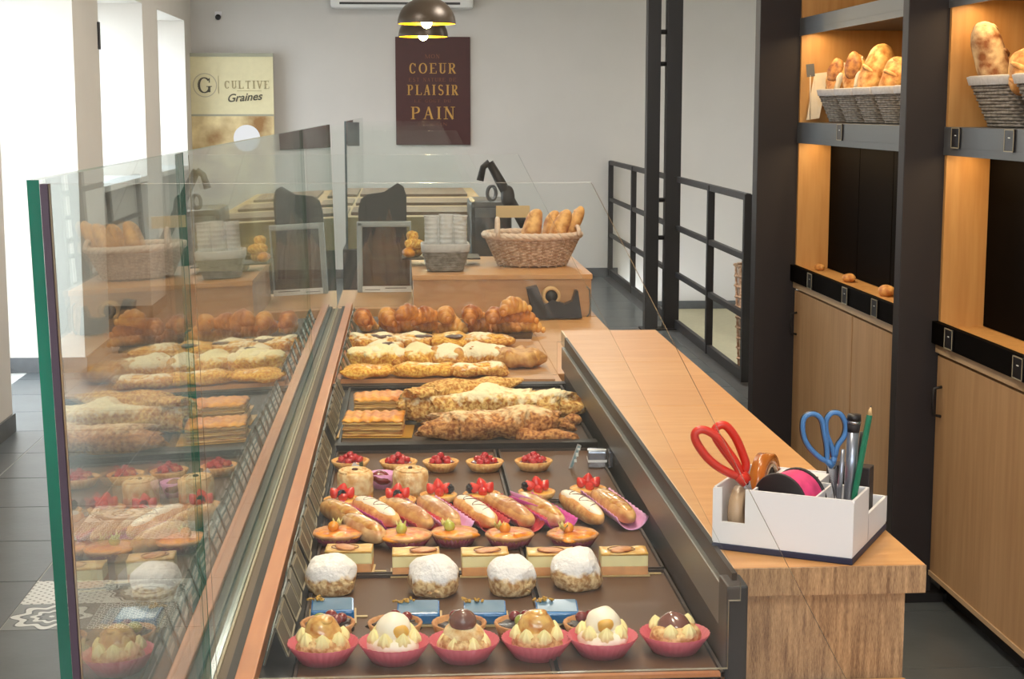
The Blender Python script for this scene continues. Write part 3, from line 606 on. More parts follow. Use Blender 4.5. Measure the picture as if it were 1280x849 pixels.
# ================================================================== THE MAIN GLASS CASE
Y0, Y1 = 1.185, 5.83
case = thing('display_case', 'long glass-fronted pastry display case with metal rail and wooden strip', 'display case', (0, 0, 0))
B(-.266, .43, Y0, 4.17, 0, .79).build('case_body', M['casedark'], case)
B(-.15, .412, Y0, 4.13, .79, .812).build('case_floor', M['casedark'], case)
ZB0, XB0 = .838, -.247                      # foot of the glass, which leans slightly outwards
gx = lambda z: XG+(XB0-XG)*(1.5-z)/(1.5-ZB0)
def lean_pane(y0, y1, nm='glass_pane', t=.009, gm='glass', em='gedge'):
    q = [(XG-t, 1.5), (XG, 1.5), (XB0, ZB0), (XB0-t, ZB0)]; m = MB()
    vs = [(x, y0, z) for x, z in q]+[(x, y1, z) for x, z in q]
    m.add(vs, [(0, 4, 7, 3), (1, 2, 6, 5)], 0).add(vs, [(0, 1, 5, 4), (2, 3, 7, 6), (3, 2, 1, 0), (4, 5, 6, 7)], 1)
    return m.build(nm, [M[gm], M[em]], case)
for a, b in ((Y0, 1.947), (1.953, 4.257), (4.263, Y1)): lean_pane(a, b)
MB().prism([(XG+.0005, 1.497), (XG+.006, 1.497), (XB0+.006, ZB0), (XB0+.0005, ZB0)], Y0-.001, Y0+.010, 'XZ').build('corner_seal', M['seal'], case)
for y in (Y0, 1.95, 4.26, Y1):
    pane([(XG+.0065, 1.497), (.139, 1.497), (.424, .953), (.424, .93), (.409, .93), (.409, .84), (XB0+.0065, .84)], y, y+.006, 'XZ', 'glass_divider', case, 'gedge2', 'glassw')
B(-.264, -.2165, Y0, Y1, .77, .834, bev=.003).build('metal_rail', M['alu'], case)
B(-.2460, -.2425, Y0, Y1, .833, .838).build('pale_seal_line', M['tagrim'], case)
B(-.229, -.2165, Y0, Y1, .825, .842).build('rubber_seal', M['gasket'], case)
B(-.2165, -.192, Y0, 5.85, .78, .850, bev=.002).build('wooden_strip', M['railwood'], case)
B(-.192, -.150, Y0, 4.13, .79, .828).build('tag_ledge', M['casedark'], case)
B(.420, .427, 1.99, 4.17, .79, .955).build('side_wall', M['casedark'], case)
B(.412, .4265, 1.99, 4.17, .872, .930, bev=.002).build('side_rail', M['siderail'], case)
B(.409, .437, 1.965, 2.02, 0, .945, bev=.003).build('end_post', M['black'], case)
B(-.196, .42, 4.13, 4.172, .79, .838).build('cross_bar', M['casedark'], case)
B(-.15, .412, 3.365, 3.40, .812, .842).build('cross_bar', M['casedark'], case)
B(-.15, .40, 1.950, 1.962, .74, .829).build('front_board', M['casedark'], case)
B(-.15, .40, 1.952, 1.962, .829, .834).build('front_trim', M['railwood'], case)
# brown trays lining the case
tr = None
def tray(x0, x1, y0, y1, label):
    t = thing('serving_tray', label, 'tray', ((x0+x1)/2, (y0+y1)/2, .8125), group='brown trays lining the case')
    a, b = (x1-x0)/2, (y1-y0)/2
    m = MB(); m.box(-a, a, -b, b, 0, .012)
    m.build('tray_base', M['casefloor'], t)
    for (p, q, r, s) in ((-a, a, -b, -b+.004), (-a, a, b-.004, b), (-a, -a+.004, -b, b), (a-.004, a, -b, b)): B(p, q, r, s, .012, .0175).build('tray_lip', M['tray'], t)
for k, (a, b) in enumerate(((1.965, 2.44), (2.448, 2.90), (2.908, 3.362))):
    n = ['nearest', 'middle', 'farthest'][k]
    tray(-.148, .19, a, b, n+' brown tray on the left, under the pastries beside the tags')
    tray(.196, .408, a, b, n+' brown tray on the right, beside the grey side rail')
stray = thing('strudel_tray', 'dark oven tray under the long strudels and golden slices', 'tray', (.13, 3.72, .812))
B(-.275, .275, -.315, .39, 0, .018).build('tray_base', M['tray'], stray)
for (p, q, r, s) in ((-.278, .278, -.318, -.312), (-.278, .278, .387, .393), (-.278, -.272, -.312, .387), (.272, .278, -.312, .387)): B(p, q, r, s, 0, .026).build('tray_lip', M['casedark'], stray)

# wooden worktops behind the chilled case
wt = thing('wooden_worktop', 'light wooden worktop carrying the croissants behind the chilled case', 'worktop', (0, 0, 0))
B(-.196, .419, 4.174, 5.56, .80, .83, bev=.002).build('top_board', M['work'], wt)
B(.419, .675, 4.34, 5.56, .80, .83, bev=.002).build('top_board', M['work'], wt)
B(-.19, .66, 4.18, 5.54, 0, .80).build('base', M['casedark'], wt)
B(-.196, -.150, 4.20, 5.56, .83, .831).build('tag_ledge', M['railwood'], wt)
wt2 = thing('rear_table', 'light wooden table top under the bag holder and wooden box', 'table', (0, 0, 0))
MB().prism([(-.25, 5.84), (.02, 5.84), (.02, 5.58), (.675, 5.58), (.675, 6.47), (-.25, 6.47)], .80, .83, 'XY').build('top_board', M['work'], wt2)
B(-.23, .65, 5.9, 6.4, 0, .80).build('base', M['casedark'], wt2)
wb = thing('wooden_box', 'low brown wooden box carrying the wicker bread basket', 'box', (0, 0, .83))
B(.03, .655, 5.575, 5.60, 0, .132).build('front_board', M['boxw'], wb)
B(.03, .655, 6.255, 6.28, 0, .132).build('back_board', M['boxw'], wb)
B(.03, .055, 5.60, 6.255, 0, .132).build('side_board', M['boxw'], wb)
B(.63, .655, 5.60, 6.255, 0, .132).build('side_board', M['boxw'], wb)
B(.026, .659, 5.57, 6.285, .132, .15, bev=.002).build('lid_board', M['work'], wb)

# ================================================================== THE SERVICE COUNTER
ct = thing('service_counter', 'long light wooden service counter running beside the pastry case', 'counter', (0, 0, 0))
ys = [2.03, 2.62, 3.2, 3.78, 4.345]
for a, b in zip(ys, ys[1:]): B(.431, .69, a+.0006, b-.0006, .912, .95, bev=.0015).build('top_panel', M['top'], ct)
B(.4275, .431, 2.03, 4.345, .912, .9505).build('pale_edge', M['toppale'], ct)
B(.4275, .69, 2.026, 2.0298, .912, .9495).build('front_edge', M['zebra'], ct)
B(.438, .670, 2.05, 2.07, .0, .9115).build('end_panel', M['zebra'], ct)
B(.438, .670, 2.07, 4.33, .0, .9115).build('counter_body', M['boxw'], ct)
lw = B(.435, .672, 1.2, 2.045, .745, .788, bev=.002).build('lower_shelf_board', M['work']); tag(lw, 'lower wooden board at the near foot of the counter end', 'board')
lb = B(.44, .66, 1.2, 2.04, 0, .744).build('low_cabinet', M['zebra']); tag(lb, 'striped low cabinet under the lower wooden board', 'cabinet')

# ================================================================== BREAD SHELVING ON THE RIGHT
sh = thing('bread_shelving', 'tall bread shelving of dark uprights with wood-lined lit bays', 'shelving', (0, 0, 0))
for (xa, ya, yb) in ((1.488, 6.70, 6.79), (1.533, 4.85, 4.91), (1.533, 3.0, 3.06)):
    B(xa, 1.668, ya, yb, 0, 2.99, bev=.003).build('upright', M['steel'], sh)
    B(xa-.02, 1.70, ya-.03, yb+.03, 0, .03).build('foot_plate', M['black'], sh)
BAYS = ((4.911, 6.699), (3.061, 4.849))
for (a, b) in BAYS:
    B(1.660, 2.10, b-.018, b, .884, 2.99).build('side_panel', M['beech'], sh)
    B(1.662, 2.10, a, a+.018, .884, 2.99).build('side_panel', M['beech'], sh)
    B(2.10, 2.118, a, b, .884, 2.99).build('back_panel', M['beech'], sh)
    B(1.655, 2.10, a, b-.0, 1.436, 1.50, bev=.002).build('shelf', M['shelfgrey'], sh)
    B(1.655, 2.10, a, b-.0, 1.88, 1.93, bev=.002).build('shelf', M['shelfgrey'], sh)
    B(1.66, 2.10, a, b-.0, .84, .884).build('bread_ledge', M['beech'], sh)
    B(1.64, 1.66, a, b-.0, .832, .900).build('ledge_front', M['blackpanel'], sh)
    n = 4; L_ = (b-.018-a)/n
    for k in range(n): B(1.795, 1.81, a+k*L_+.004, a+(k+1)*L_-.004, .886, 1.434).build('black_panel', M['blackpanel'], sh)
    for z in (1.878, 1.434, 2.60):
        s_ = B(1.700, 1.712, a+.05, b-.05, z-.005, z).build('led_strip', M['led'], sh); B(1.655, 1.664, a, b, z-.020, z+.003).build('light_lip', M['shelfgrey'], sh)
        if z < 2: area('shelf_light', (1.72, (a+b)/2, z-.012), .03, 4.2 if z > 1.5 else 3.0, (1, .68, .34), sy=b-a-.1, rot=(0, 0, 0)).data.size = .04
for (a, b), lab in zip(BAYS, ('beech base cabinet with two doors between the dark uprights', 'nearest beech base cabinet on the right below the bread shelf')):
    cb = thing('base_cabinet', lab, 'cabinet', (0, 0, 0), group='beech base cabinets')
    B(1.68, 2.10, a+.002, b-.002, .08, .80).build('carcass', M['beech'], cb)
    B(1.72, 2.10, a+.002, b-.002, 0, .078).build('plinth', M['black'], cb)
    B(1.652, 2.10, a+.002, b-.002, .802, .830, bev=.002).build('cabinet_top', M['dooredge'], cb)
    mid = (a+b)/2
    B(1.676, 1.6795, mid-.014, mid+.014, .085, .795).build('dark_gap_post', M['black'], cb)  # black strip stands in for the shade inside the door gap
    for (p, q, hy) in ((mid+.008, b-.006, b-.055), (a+.006, mid-.008, a+.06)):
        d_ = B(1.660, 1.678, p, q, .085, .792, bev=.0015).build('door', M['door'], cb)
        B(1.6555, 1.6605, p, q, .085, .10).build('door_edge', M['dooredge'], d_)
        MB().tube([(1.66, hy, .70), (1.636, hy, .695), (1.632, hy, .655), (1.636, hy, .612), (1.66, hy, .607)], .005, 8).build('handle', M['black'], d_)

def shelf_tag(y, z, label, wd=.07, ht=.062, x=1.638):
    t = thing('price_tag', label, 'price tag', (x, y, z), group='price tags on the bread shelving')
    B(-.004, 0, -wd/2, wd/2, -ht/2, ht/2).build('card', M['blackp'], t)
    m = MB()
    for (p, q, r, s) in ((-wd/2, wd/2, -ht/2, -ht/2+.003), (-wd/2, wd/2, ht/2-.003, ht/2), (-wd/2, -wd/2+.003, -ht/2, ht/2), (wd/2-.003, wd/2, -ht/2, ht/2)): m.box(-.005, -.004, p, q, r, s)
    m.build('card_rim', M['tagrim'], t)
    B(-.005, -.004, -.008, .006, .006, .009).build('chalk_mark', M['chalk'], t)
for y, n in ((6.35, 'farthest small price tag on the ledge front of the far bay'), (5.83, 'middle price tag on the ledge front of the far bay'), (5.45, 'price tag on the ledge front beside the nearer upright')): shelf_tag(y, .866, n)
for y, n in ((4.68, 'price tag on the ledge front of the nearest bay'), (4.13, 'price tag at right edge of frame on the nearest ledge'), ): shelf_tag(y, .866, n)
for y, n in ((6.02, 'price tag clipped to the upper shelf of the far bay'), (4.73, 'price tag at the left end of the nearest upper shelf'), (4.30, 'price tag at the right frame edge on nearest upper shelf')): shelf_tag(y, 1.468, n, x=1.653)

def loaf_basket(loc, rz, label, grp, L=.36, W=.22, H=.135, name='bread_basket', cat='basket'):
    t = thing(name, label, cat, loc, rz, grp)
    def rr(hx, hy, z, r=.03, n=4):
        out = []
        for cx, cy, a0 in ((hx-r, hy-r, 0), (-hx+r, hy-r, PI/2), (-hx+r, -hy+r, PI), (hx-r, -hy+r, 1.5*PI)):
            for k in range(n+1): a = a0+PI/2*k/n; out.append((cx+r*math.cos(a), cy+r*math.sin(a), z))
        return out
    b = MB(); n_ = 14
    for k in range(n_):
        f = k/(n_-1); z = .006+(H-.03)*f; s = .74+.22*f
        P = rr(L/2*s, W/2*s, z); P = [(x*(1+.012*(-1)**(i+k)), y*(1+.02*(-1)**(i+k)), z) for i, (x, y, z) in enumerate(P)]
        b.tube(P, (H-.03)/n_*.62, 5, closed=True)
    b.build('woven_side', M['greyb'], t)
    b = MB(); lo = rr(L/2*.73, W/2*.73, .008); hi = rr(L/2*.93, W/2*.93, H-.02); N = len(lo)
    b.add(lo+hi, [tuple(range(N))]+[(i, (i+1) % N, (i+1) % N+N, i+N) for i in range(N)], 0, True); b.build('inner_lining', M['greyb'], t)
    b = MB(); o1 = rr(L/2, W/2, H-.028); o2 = rr(L/2*1.03, W/2*1.04, H-.004); o3 = rr(L/2*.99, W/2*.98, H); o4 = rr(L/2*.92, W/2*.90, H-.002); o5 = rr(L/2*.92, W/2*.90, H-.03)
    vs = o1+o2+o3+o4+o5; fs = []
    for j in range(4):
        for i in range(N): k = (i+1) % N; fs.append((j*N+i, j*N+k, (j+1)*N+k, (j+1)*N+i))
    b.add(vs, fs, 0, True); b.build('rim', M['greyrim'], t)
    return t
by = [6.50, 6.24, 5.985, 5.73, 5.47]
bl_ = ['farthest grey woven basket in the lit far bay, beside the paper sheet', 'second grey woven basket from the far end, under the dark-topped sandwich roll', 'third grey woven basket from far end, under the big golden loaf', 'fourth grey woven basket from the far end of the lit bay', 'fifth grey woven basket, hidden mostly by the nearer upright']
for y, l in zip(by, bl_): loaf_basket((1.885, y, 1.501), R(11), l, 'grey woven baskets on the bread shelves', W=.18)
loaf_basket((1.885, 4.60, 1.501), R(3), 'grey woven basket under the tall floured loaf in nearest bay', 'grey woven baskets on the bread shelves', L=.40, W=.30, H=.15)
loaf_basket((1.885, 4.24, 1.501), R(3), 'grey woven basket at right edge of frame in the nearest bay', 'grey woven baskets on the bread shelves', L=.40, W=.30, H=.15)

def loaf(name, label, cat, p0, p1, r, mt, grp=None, scores=4, flat=.85, seed=1, sm='pastry', amp=.03):
    """long loaf between two world points, one mesh body plus a scored crust part"""
    p0, p1 = Vector(p0), Vector(p1); L = (p1-p0).length
    q = (p1-p0).normalized().to_track_quat('X', 'Z')
    t = thing(name, label, cat, (p0+p1)/2, 0, grp); t.rotation_mode = 'QUATERNION'; t.rotation_quaternion = q
    def fn(p):
        p = p.copy(); p.z *= flat; s = p.x/L
        p.y += .004*math.sin(s*9+seed); return p
    MB().blob((0, 0, 0), (L/2, r, r), amp, 18, seed, 24, 34, power=.82, fn=fn, ax=1, amp2=amp*.35).build('crust', M[mt], t)
    if scores:
        m = MB()
        for k in range(scores):
            x = -L*.36+L*.72*k/max(1, scores-1); P = []
            for u in range(7):
                a = -.9+1.8*u/6; xx = x+.35*r*a; env = math.sqrt(max(.05, 1-(xx/(L/2))**2)); P.append((xx, r*env*math.sin(a)*.98, r*env*flat*math.cos(a)*1.01))
            m.tube(P, [r*.03, r*.12, r*.16, r*.17, r*.16, r*.12, r*.03], 5)
        m.build('scored_crust', M[sm], t)
    return t
def up(px, py, Y): return aty(px, py, Y)
loaf('loaf', 'big shiny golden loaf standing up in the third grey basket', 'bread', up(1082, 126, 6.00), up(1108, 56, 6.03), .058, 'bag', 'loaves on the shelves', 3, seed=3)
loaf('loaf', 'golden loaf half hidden by the nearer upright, in the fourth basket', 'bread', up(1112, 122, 5.76), up(1126, 72, 5.80), .05, 'bag', 'loaves on the shelves', 3, seed=4)
loaf('loaf', 'tall floured brown loaf standing in the nearest bay', 'bread', up(1250, 118, 4.69), up(1226, 27, 4.71), .056, 'loaf', 'loaves on the shelves', 3, seed=5, sm='loaf')
loaf('loaf', 'yellow crusty loaf at the right frame edge of the nearest bay', 'bread', up(1282, 118, 4.42), up(1292, 62, 4.44), .06, 'bag', 'loaves on the shelves', 3, seed=6, amp=.1)
for (a, b, Y, l, s) in (((1040, 118), (1052, 80), 6.50, 'left seeded sandwich roll leaning in the farthest grey basket', 8), ((1064, 118), (1073, 68), 6.25, 'right dark-topped sandwich roll standing in the second grey basket', 9)):
    t = loaf('sandwich_roll', l, 'bread', up(*a, Y), up(*b, Y+.03), .045, 'bag', 'sandwich rolls', 0, .6, s)
    MB().blob((.03, .002, .022), (.055, .038, .018), .1, 30, s).build('dark_crust_top', M['sandbread'], t)
    MB().blob((-.01, -.028, .012), (.08, .012, .014), .3, 40, s).build('white_filling', M['paper'], t)
ppr = thing('paper_sheet', 'white printed paper sheet standing beside the farthest basket', 'paper', up(1010, 151, 6.62))
q1 = [up(1008, 150, 6.62), up(1024, 148, 6.60), up(1036, 90, 6.66), up(1018, 92, 6.66)]
mm = MB(); o_ = ppr.location; mm.add([tuple(p-o_) for p in q1]+[tuple(p-o_+Vector((0, .002, 0))) for p in q1], [(0, 1, 2, 3), (7, 6, 5, 4), (0, 4, 5, 1), (1, 5, 6, 2), (2, 6, 7, 3), (3, 7, 4, 0)]); mm.build('sheet', M['paper'], ppr)
pc = thing('label_pick', 'small dark label on a pick in front of the paper sheet', 'label', up(1013, 88, 6.6)); pl = pc.location
B(-.017, .017, -.002, 0, -.026, .026).build('label_card', M['smoke'], pc, rot=(0, R(-6), 0)); MB().tube([(0, 0, -.02), (.004, 0, -.2)], .0025, 6).build('pick', M['paper'], pc)
for px_, py_, l, r in ((1024, 345, 'pointed bread tip on the far ledge beside the wood panel', .022), (1062, 352, 'small yellow bread piece at the foot of the black panels', .026), (1108, 368, 'pale bread piece on the ledge beside the nearer upright', .03)):
    p = atx(px_, py_, 1.74); t = MB().blob((0, 0, 0), (r, r*1.6, r*.7), .1, 30, px_).build('bread_piece', M['bag'], None, (p.x, p.y, .884+r*.6)); tag(t, l, 'bread', 'bread pieces on the ledge')

# ================================================================== THINGS ON BOX AND REAR TABLE
# wicker bread basket
cx_, cy_ = .472, 5.90
wkb = thing('wicker_basket', 'oval natural wicker basket holding baguettes on the wooden box', 'basket', (cx_, cy_, .981))
b = MB(); Hh = .115; rows = 17; NS = 44
for k in range(rows):
    f = k/(rows-1); z = .008+(Hh-.02)*f; rx, ry = .125+.045*f, .10+.04*f
    b.tube([((rx+.0045*(-1)**(i+k))*math.cos(2*PI*i/NS), (ry+.0045*(-1)**(i+k))*math.sin(2*PI*i/NS), z) for i in range(NS)], .0042, 5, closed=True)
b.build('woven_side', M['wick'], wkb)
b = MB()
for i in range(22): a = 2*PI*i/22; b.tube([(.124*math.cos(a), .10*math.sin(a), 0), (.172*math.cos(a), .142*math.sin(a), Hh)], .004, 5)
b.build('stakes', M['wickpale'], wkb)
b = MB()
for j in range(3):
    b.tube([((.176+.006*math.sin(i*1.3+j*2.1))*math.cos(2*PI*i/60), (.146+.006*math.sin(i*1.3+j*2.1))*math.sin(2*PI*i/60), Hh+.006*math.cos(i*1.3+j*2.1)) for i in range(60)], .0085, 6, closed=True)
b.build('braided_rim', M['wickpale'], wkb)
MB().tube([(-.135+.0*k, -.11+.03*math.cos(PI*k/10), Hh+.065*math.sin(PI*k/10)) for k in range(11)], .009, 8).build('loop_handle', M['wickpale'], wkb)
MB().tube([(.165, -.03+.06*math.cos(PI*k/8)*-1, Hh+.03*math.sin(PI*k/8)) for k in range(9)], .008, 8).build('loop_handle', M['wickpale'], wkb)
MB().lathe([(0, .004), (1, .004)], 30, T=Matrix.Diagonal((.122, .098, 1, 1))).build('basket_bottom', M['wick'], wkb)
for (a, b_, Y, r, l, s) in (((655, 318), (672, 262), 5.86, .034, 'leftmost pale floury baguette in the wicker basket', 11), ((682, 320), (694, 264), 5.93, .030, 'second baguette from left, behind in the wicker basket', 12), ((686, 318), (710, 262), 5.84, .031, 'third baguette from left, leaning right in the wicker basket', 13), ((700, 318), (727, 258), 5.92, .026, 'rightmost baguette with brown tip in the wicker basket', 14)):
    loaf('baguette', l, 'bread', up(*a, Y), up(*b_, Y+.02), r*1.16, 'bag', 'baguettes in the wicker basket', 2, .8, s)
# grey basket with plastic cups
loaf_basket((.145, 5.72, .981), 0, 'small grey woven basket of clear plastic cups on the wooden box', 'small counter baskets', L=.17, W=.15, H=.10, name='cup_basket')
for i, (x, y, h) in enumerate(((.095, 5.70, .185), (.148, 5.69, .19), (.199, 5.70, .185), (.12, 5.75, .18), (.175, 5.75, .185))):
    c = thing('cup_stack', ['left', 'middle front', 'right', 'back left', 'back right'][i]+' stack of clear plastic cups standing in the small grey basket', 'cups', (x, y, .995), group='stacks of clear plastic cups')
    prof = [(0, .004), (.018, .004)]
    z = .01
    while z < h-.01: prof += [(.0225, z), (.0255, z+.004), (.0235, z+.006)]; z += .016
    prof += [(.026, h)]
    MB().lathe(prof, 20).build('cup_wall', M['plastic'], c)
    MB().lathe([(.0255, h-.003), (.028, h-.003), (.028, h), (.0255, h), (.0255, h-.003)], 20).build('cup_rim', M['plastic'], c)
# plate with yellow pastries
pl_ = thing('dark_plate', 'thin dark plate with yellow pastries behind the cup basket', 'plate', (.13, 5.98, .982))
B(-.14, .15, -.09, .09, .022, .028, bev=.002).build('plate_top', M['casedark'], pl_); B(-.05, .05, -.05, .05, 0, .022).build('plate_foot', M['casedark'], pl_)
for i, (x, y, z) in enumerate(((.015, 5.93, .018), (.045, 5.98, .018), (.022, 5.96, .048), (.05, 5.94, .05), (.03, 5.99, .075))):
    t = MB().blob((0, 0, 0), (.024, .03, .019), .15, 40, i).build('yellow_bun', M['danish2' if i else 'puff'], None, (x, y, 1.01+z)); tag(t, ['orange-tinted bun at the lower left of the heap on the dark plate', 'lower right yellow bun of the heap on the dark plate', 'middle left yellow bun of the heap on the dark plate', 'middle right yellow bun of the heap on the dark plate', 'topmost yellow bun of the heap on the dark plate'][i], 'pastry', 'heap of small yellow buns')
# paper bag holder
Yh = 6.37
def H6(x, y, Y=Yh): return aty(x, y, Y)
bh = thing('bag_holder', 'grey framed acrylic holder for paper bags on rear table', 'holder', (0, 0, 0))
xl, xr = H6(446, 300).x, H6(514, 300).x; zt = H6(480, 277).z; z0 = .83
B(xl, xl+.022, Yh, Yh+.03, z0, zt, bev=.004).build('frame_post', M['acryl'], bh); B(xr-.006, xr, Yh, Yh+.03, z0, zt, bev=.002).build('frame_post', M['acryl'], bh)
B(xl, xr, Yh, Yh+.03, zt-.022, zt, bev=.006).build('frame_top', M['acryl'], bh)
B(xl+.02, xr, Yh-.004, Yh, z0+.002, z0+.026).build('white_label_strip', M['white'], bh)
B(xl+.03, xl+.09, Yh-.0055, Yh-.004, z0+.011, z0+.013).build('printed_line', M['blackp'], bh)
B(xl+.11, xr-.02, Yh-.0055, Yh-.004, z0+.017, z0+.0195).build('printed_line', M['blackp'], bh)
pts = [H6(*p, Yh+.10) for p in ((448, 364), (448, 262), (451, 249), (459, 243), (480, 240), (489, 234), (497, 229), (504, 233), (508, 244), (509, 364))]
bkg = MB().prism([(p.x, p.z) for p in pts], Yh+.09, Yh+.12, 'XZ').build('black_bag_bundle', M['bagblack']); tag(bkg, 'black bundle of bags with a raised peak standing behind the acrylic frame', 'bags')
random.seed(11)
for i in range(9):
    u = i/8; x = xl+.035+(xr-xl-.07)*u; h = [.20, .24, .19, .30, .22, .33, .24, .20, .23][i]; yy = Yh+.035+.045*(i % 3)/2; tw_ = random.uniform(-.012, .012); ww = .030
    m = MB(); m.add([(-ww, 0, 0), (ww, 0, 0), (ww*.9+tw_, .004, h*.7), (tw_, -.003, h), (-ww*.9+tw_, .004, h*.7), (-ww, .016, 0), (ww, .016, 0), (ww*.9+tw_, .014, h*.7), (tw_, .006, h), (-ww*.9+tw_, .014, h*.7)],
        [(0, 1, 2, 3, 4), (9, 8, 7, 6, 5), (0, 5, 6, 1), (1, 6, 7, 2), (2, 7, 8, 3), (3, 8, 9, 4), (4, 9, 5, 0)])
    o_ = m.build('paper_bag', M['kraft'], None, (x, yy, z0+.001)); tag(o_, 'brown folded paper bag standing in the acrylic holder', 'paper bag', 'brown paper bags in the holder')

# black tape gun leaning at the box
tg = thing('tape_gun', 'black hand tape dispenser with beige roll in front of the wooden box', 'tape dispenser', (0, 0, 0))
def T5(x, y, Y=5.5): p = aty(x, y, Y); return (p.x, p.z)
MB().prism([T5(666, 397), T5(658, 360), T5(671, 357), T5(686, 397)], 5.47, 5.53, 'XZ').build('grip', M['steel'], tg)
MB().prism([T5(682, 397), T5(681, 380), T5(690, 374), T5(706, 380), T5(715, 376), T5(719, 363), T5(722, 363), T5(727, 397)], 5.48, 5.53, 'XZ').build('frame', M['blackp'], tg)
c_ = aty(689, 370, 5.5); MB().lathe([(.022, -.02), (.032, -.02), (.032, .02), (.022, .02), (.022, -.02)], 24, T=Tr(c_.x, 5.505, c_.z, rx=PI/2)).build('tape_roll', M['pencilw'], tg)
MB().lathe([(0, -.021), (.021, -.021), (.021, .018), (0, .018)], 20, T=Tr(c_.x, 5.505, c_.z, rx=PI/2)).build('hub', M['blackp'], tg)
cd = MB().tube([aty(*p, 5.56) for p in ((733, 358), (737, 362), (738, 380), (737, 392), (733, 397))], .003, 6).build('grey_cable', M['siderail']); tag(cd, 'thin grey cable looping down at right side of the wooden box', 'cable')
rs = MB().tube([aty(*p, 6.05) for p in ((708, 330), (716, 337), (727, 342), (740, 350))], [.006, .009, .009, .004], 6).build('red_strap', M['redcord']); tag(rs, 'dark red strap hanging off the box behind the wicker basket', 'strap')

# ================================================================== DESK ORGANISER
A = R(-29.2); ou, ov = Vector((math.cos(A), math.sin(A), 0)), Vector((-math.sin(A), math.cos(A), 0))
ORG = Vector((.42, 2.125, .95))
def OL(u, v, z): return ORG+ou*u+ov*v+Vector((0, 0, z))
og = thing('desk_organiser', 'white plastic desk organiser with navy base on the near counter end', 'organiser', ORG, A)
W_, Hb, th = .195, .088, .004
m = MB(); fp = [(0, .012), (.0, Hb-.002), (.013, Hb), (.013, .04), (.046, .04), (.046, Hb), (W_-.004, Hb), (W_, Hb-.004), (W_, .012)]
MB().prism([(a, b) for a, b in fp], 0, th, 'XZ').build('front_wall', M['white'], og)
B(0, th, th, .16, .012, Hb, bev=.0012).build('side_wall', M['white'], og)
B(W_-th, W_, th, .09, .012, Hb, bev=.0012).build('side_wall', M['white'], og)
B(0, .125, .156, .16, .012, Hb, bev=.0012).build('back_wall', M['white'], og)
B(.121, W_, .086, .09, .012, Hb, bev=.0012).build('back_wall', M['white'], og)
for x in (.052, .140): B(x, x+.003, th, .088 if x > .1 else .156, .012, Hb-.002).build('partition', M['white'], og)
B(.121, .125, .09, .16, .012, Hb, bev=.001).build('partition', M['white'], og)
B(.055, .121, .10, .156, Hb-.006, Hb-.002).build('card_slot_cover', M['white'], og)
B(.056, .115, .12, .123, Hb-.002, Hb-.0005).build('slot_gap', M['siderail'], og)
m = MB(); m.box(.125, W_, .09, .094, .012, .045); m.box(.0, W_, .203, .207, .012, .05); m.box(W_-th, W_, .09, .207, .012, .05); m.box(0, th, .16, .207, .012, .05)
m.build('rear_tray', M['white'], og)
B(.001, W_-.001, .001, .206, .006, .013).build('floor_plate', M['white'], og)
B(-.0005, W_+.0005, -.0005, .2075, .0, .0095, bev=.002).build('navy_base', M['navy'], og)
# tape roll
tp = thing('tape_roll', 'amber adhesive tape roll in the left slot of the organiser', 'tape', OL(.029, .062, .066), A)
Tm = Matrix.Rotation(PI/2, 4, 'Y')
MB().lathe([(.034, -.010), (.048, -.010), (.048, .010), (.034, .010), (.034, -.010)], 36, T=Tm).build('tape_band', M['tapebrown'], tp)
MB().lathe([(.030, -.011), (.034, -.011), (.034, .011), (.030, .011), (.030, -.011)], 30, T=Tm).build('cardboard_core', M['tapeclear'], tp)
MB().lathe([(0, -.008), (.029, -.008), (.029, .008), (0, .008)], 24, T=Tm).build('black_hub', M['blackp'], tp)
tp2 = MB().lathe([(.012, -.009), (.034, -.009), (.034, .009), (.012, .009), (.012, -.009)], 30, T=Tm).build('clear_tape_roll', M['tapeclear']); tp2.location = OL(.027, .045, .0475); tp2.rotation_euler = (0, 0, A)
tag(tp2, 'smaller clear brown tape roll seen through the notch of the organiser', 'tape'); tp.location = OL(.040, .112, .068)
# ribbon spool
sp_ = thing('ribbon_spool', 'pink ribbon spool with black end discs lying in the organiser', 'ribbon', OL(.096, .045, .066), A)
Ts = Matrix.Rotation(R(-18), 4, 'Z') @ Matrix.Rotation(PI/2, 4, 'X')
MB().lathe([(.0, .026), (.043, .026), (.045, .024), (.043, .022), (0, .022)], 36, T=Ts).build('spool_disc', M['spoolblack'], sp_)
MB().lathe([(.0, -.026), (.043, -.026), (.045, -.024), (.043, -.022), (0, -.022)], 36, T=Ts).build('spool_disc', M['spoolblack'], sp_)
pf = []
for k in range(15): z = -.022+.044*k/14; pf.append((.041+(.0015 if k % 2 else 0), z))
MB().lathe(pf, 36, T=Ts).build('wound_ribbon', M['pink'], sp_)
MB().lathe([(.0, .0285), (.010, .0285), (.010, .0265), (0, .0265)], 20, T=Ts).build('spool_hub', M['steel'], sp_)
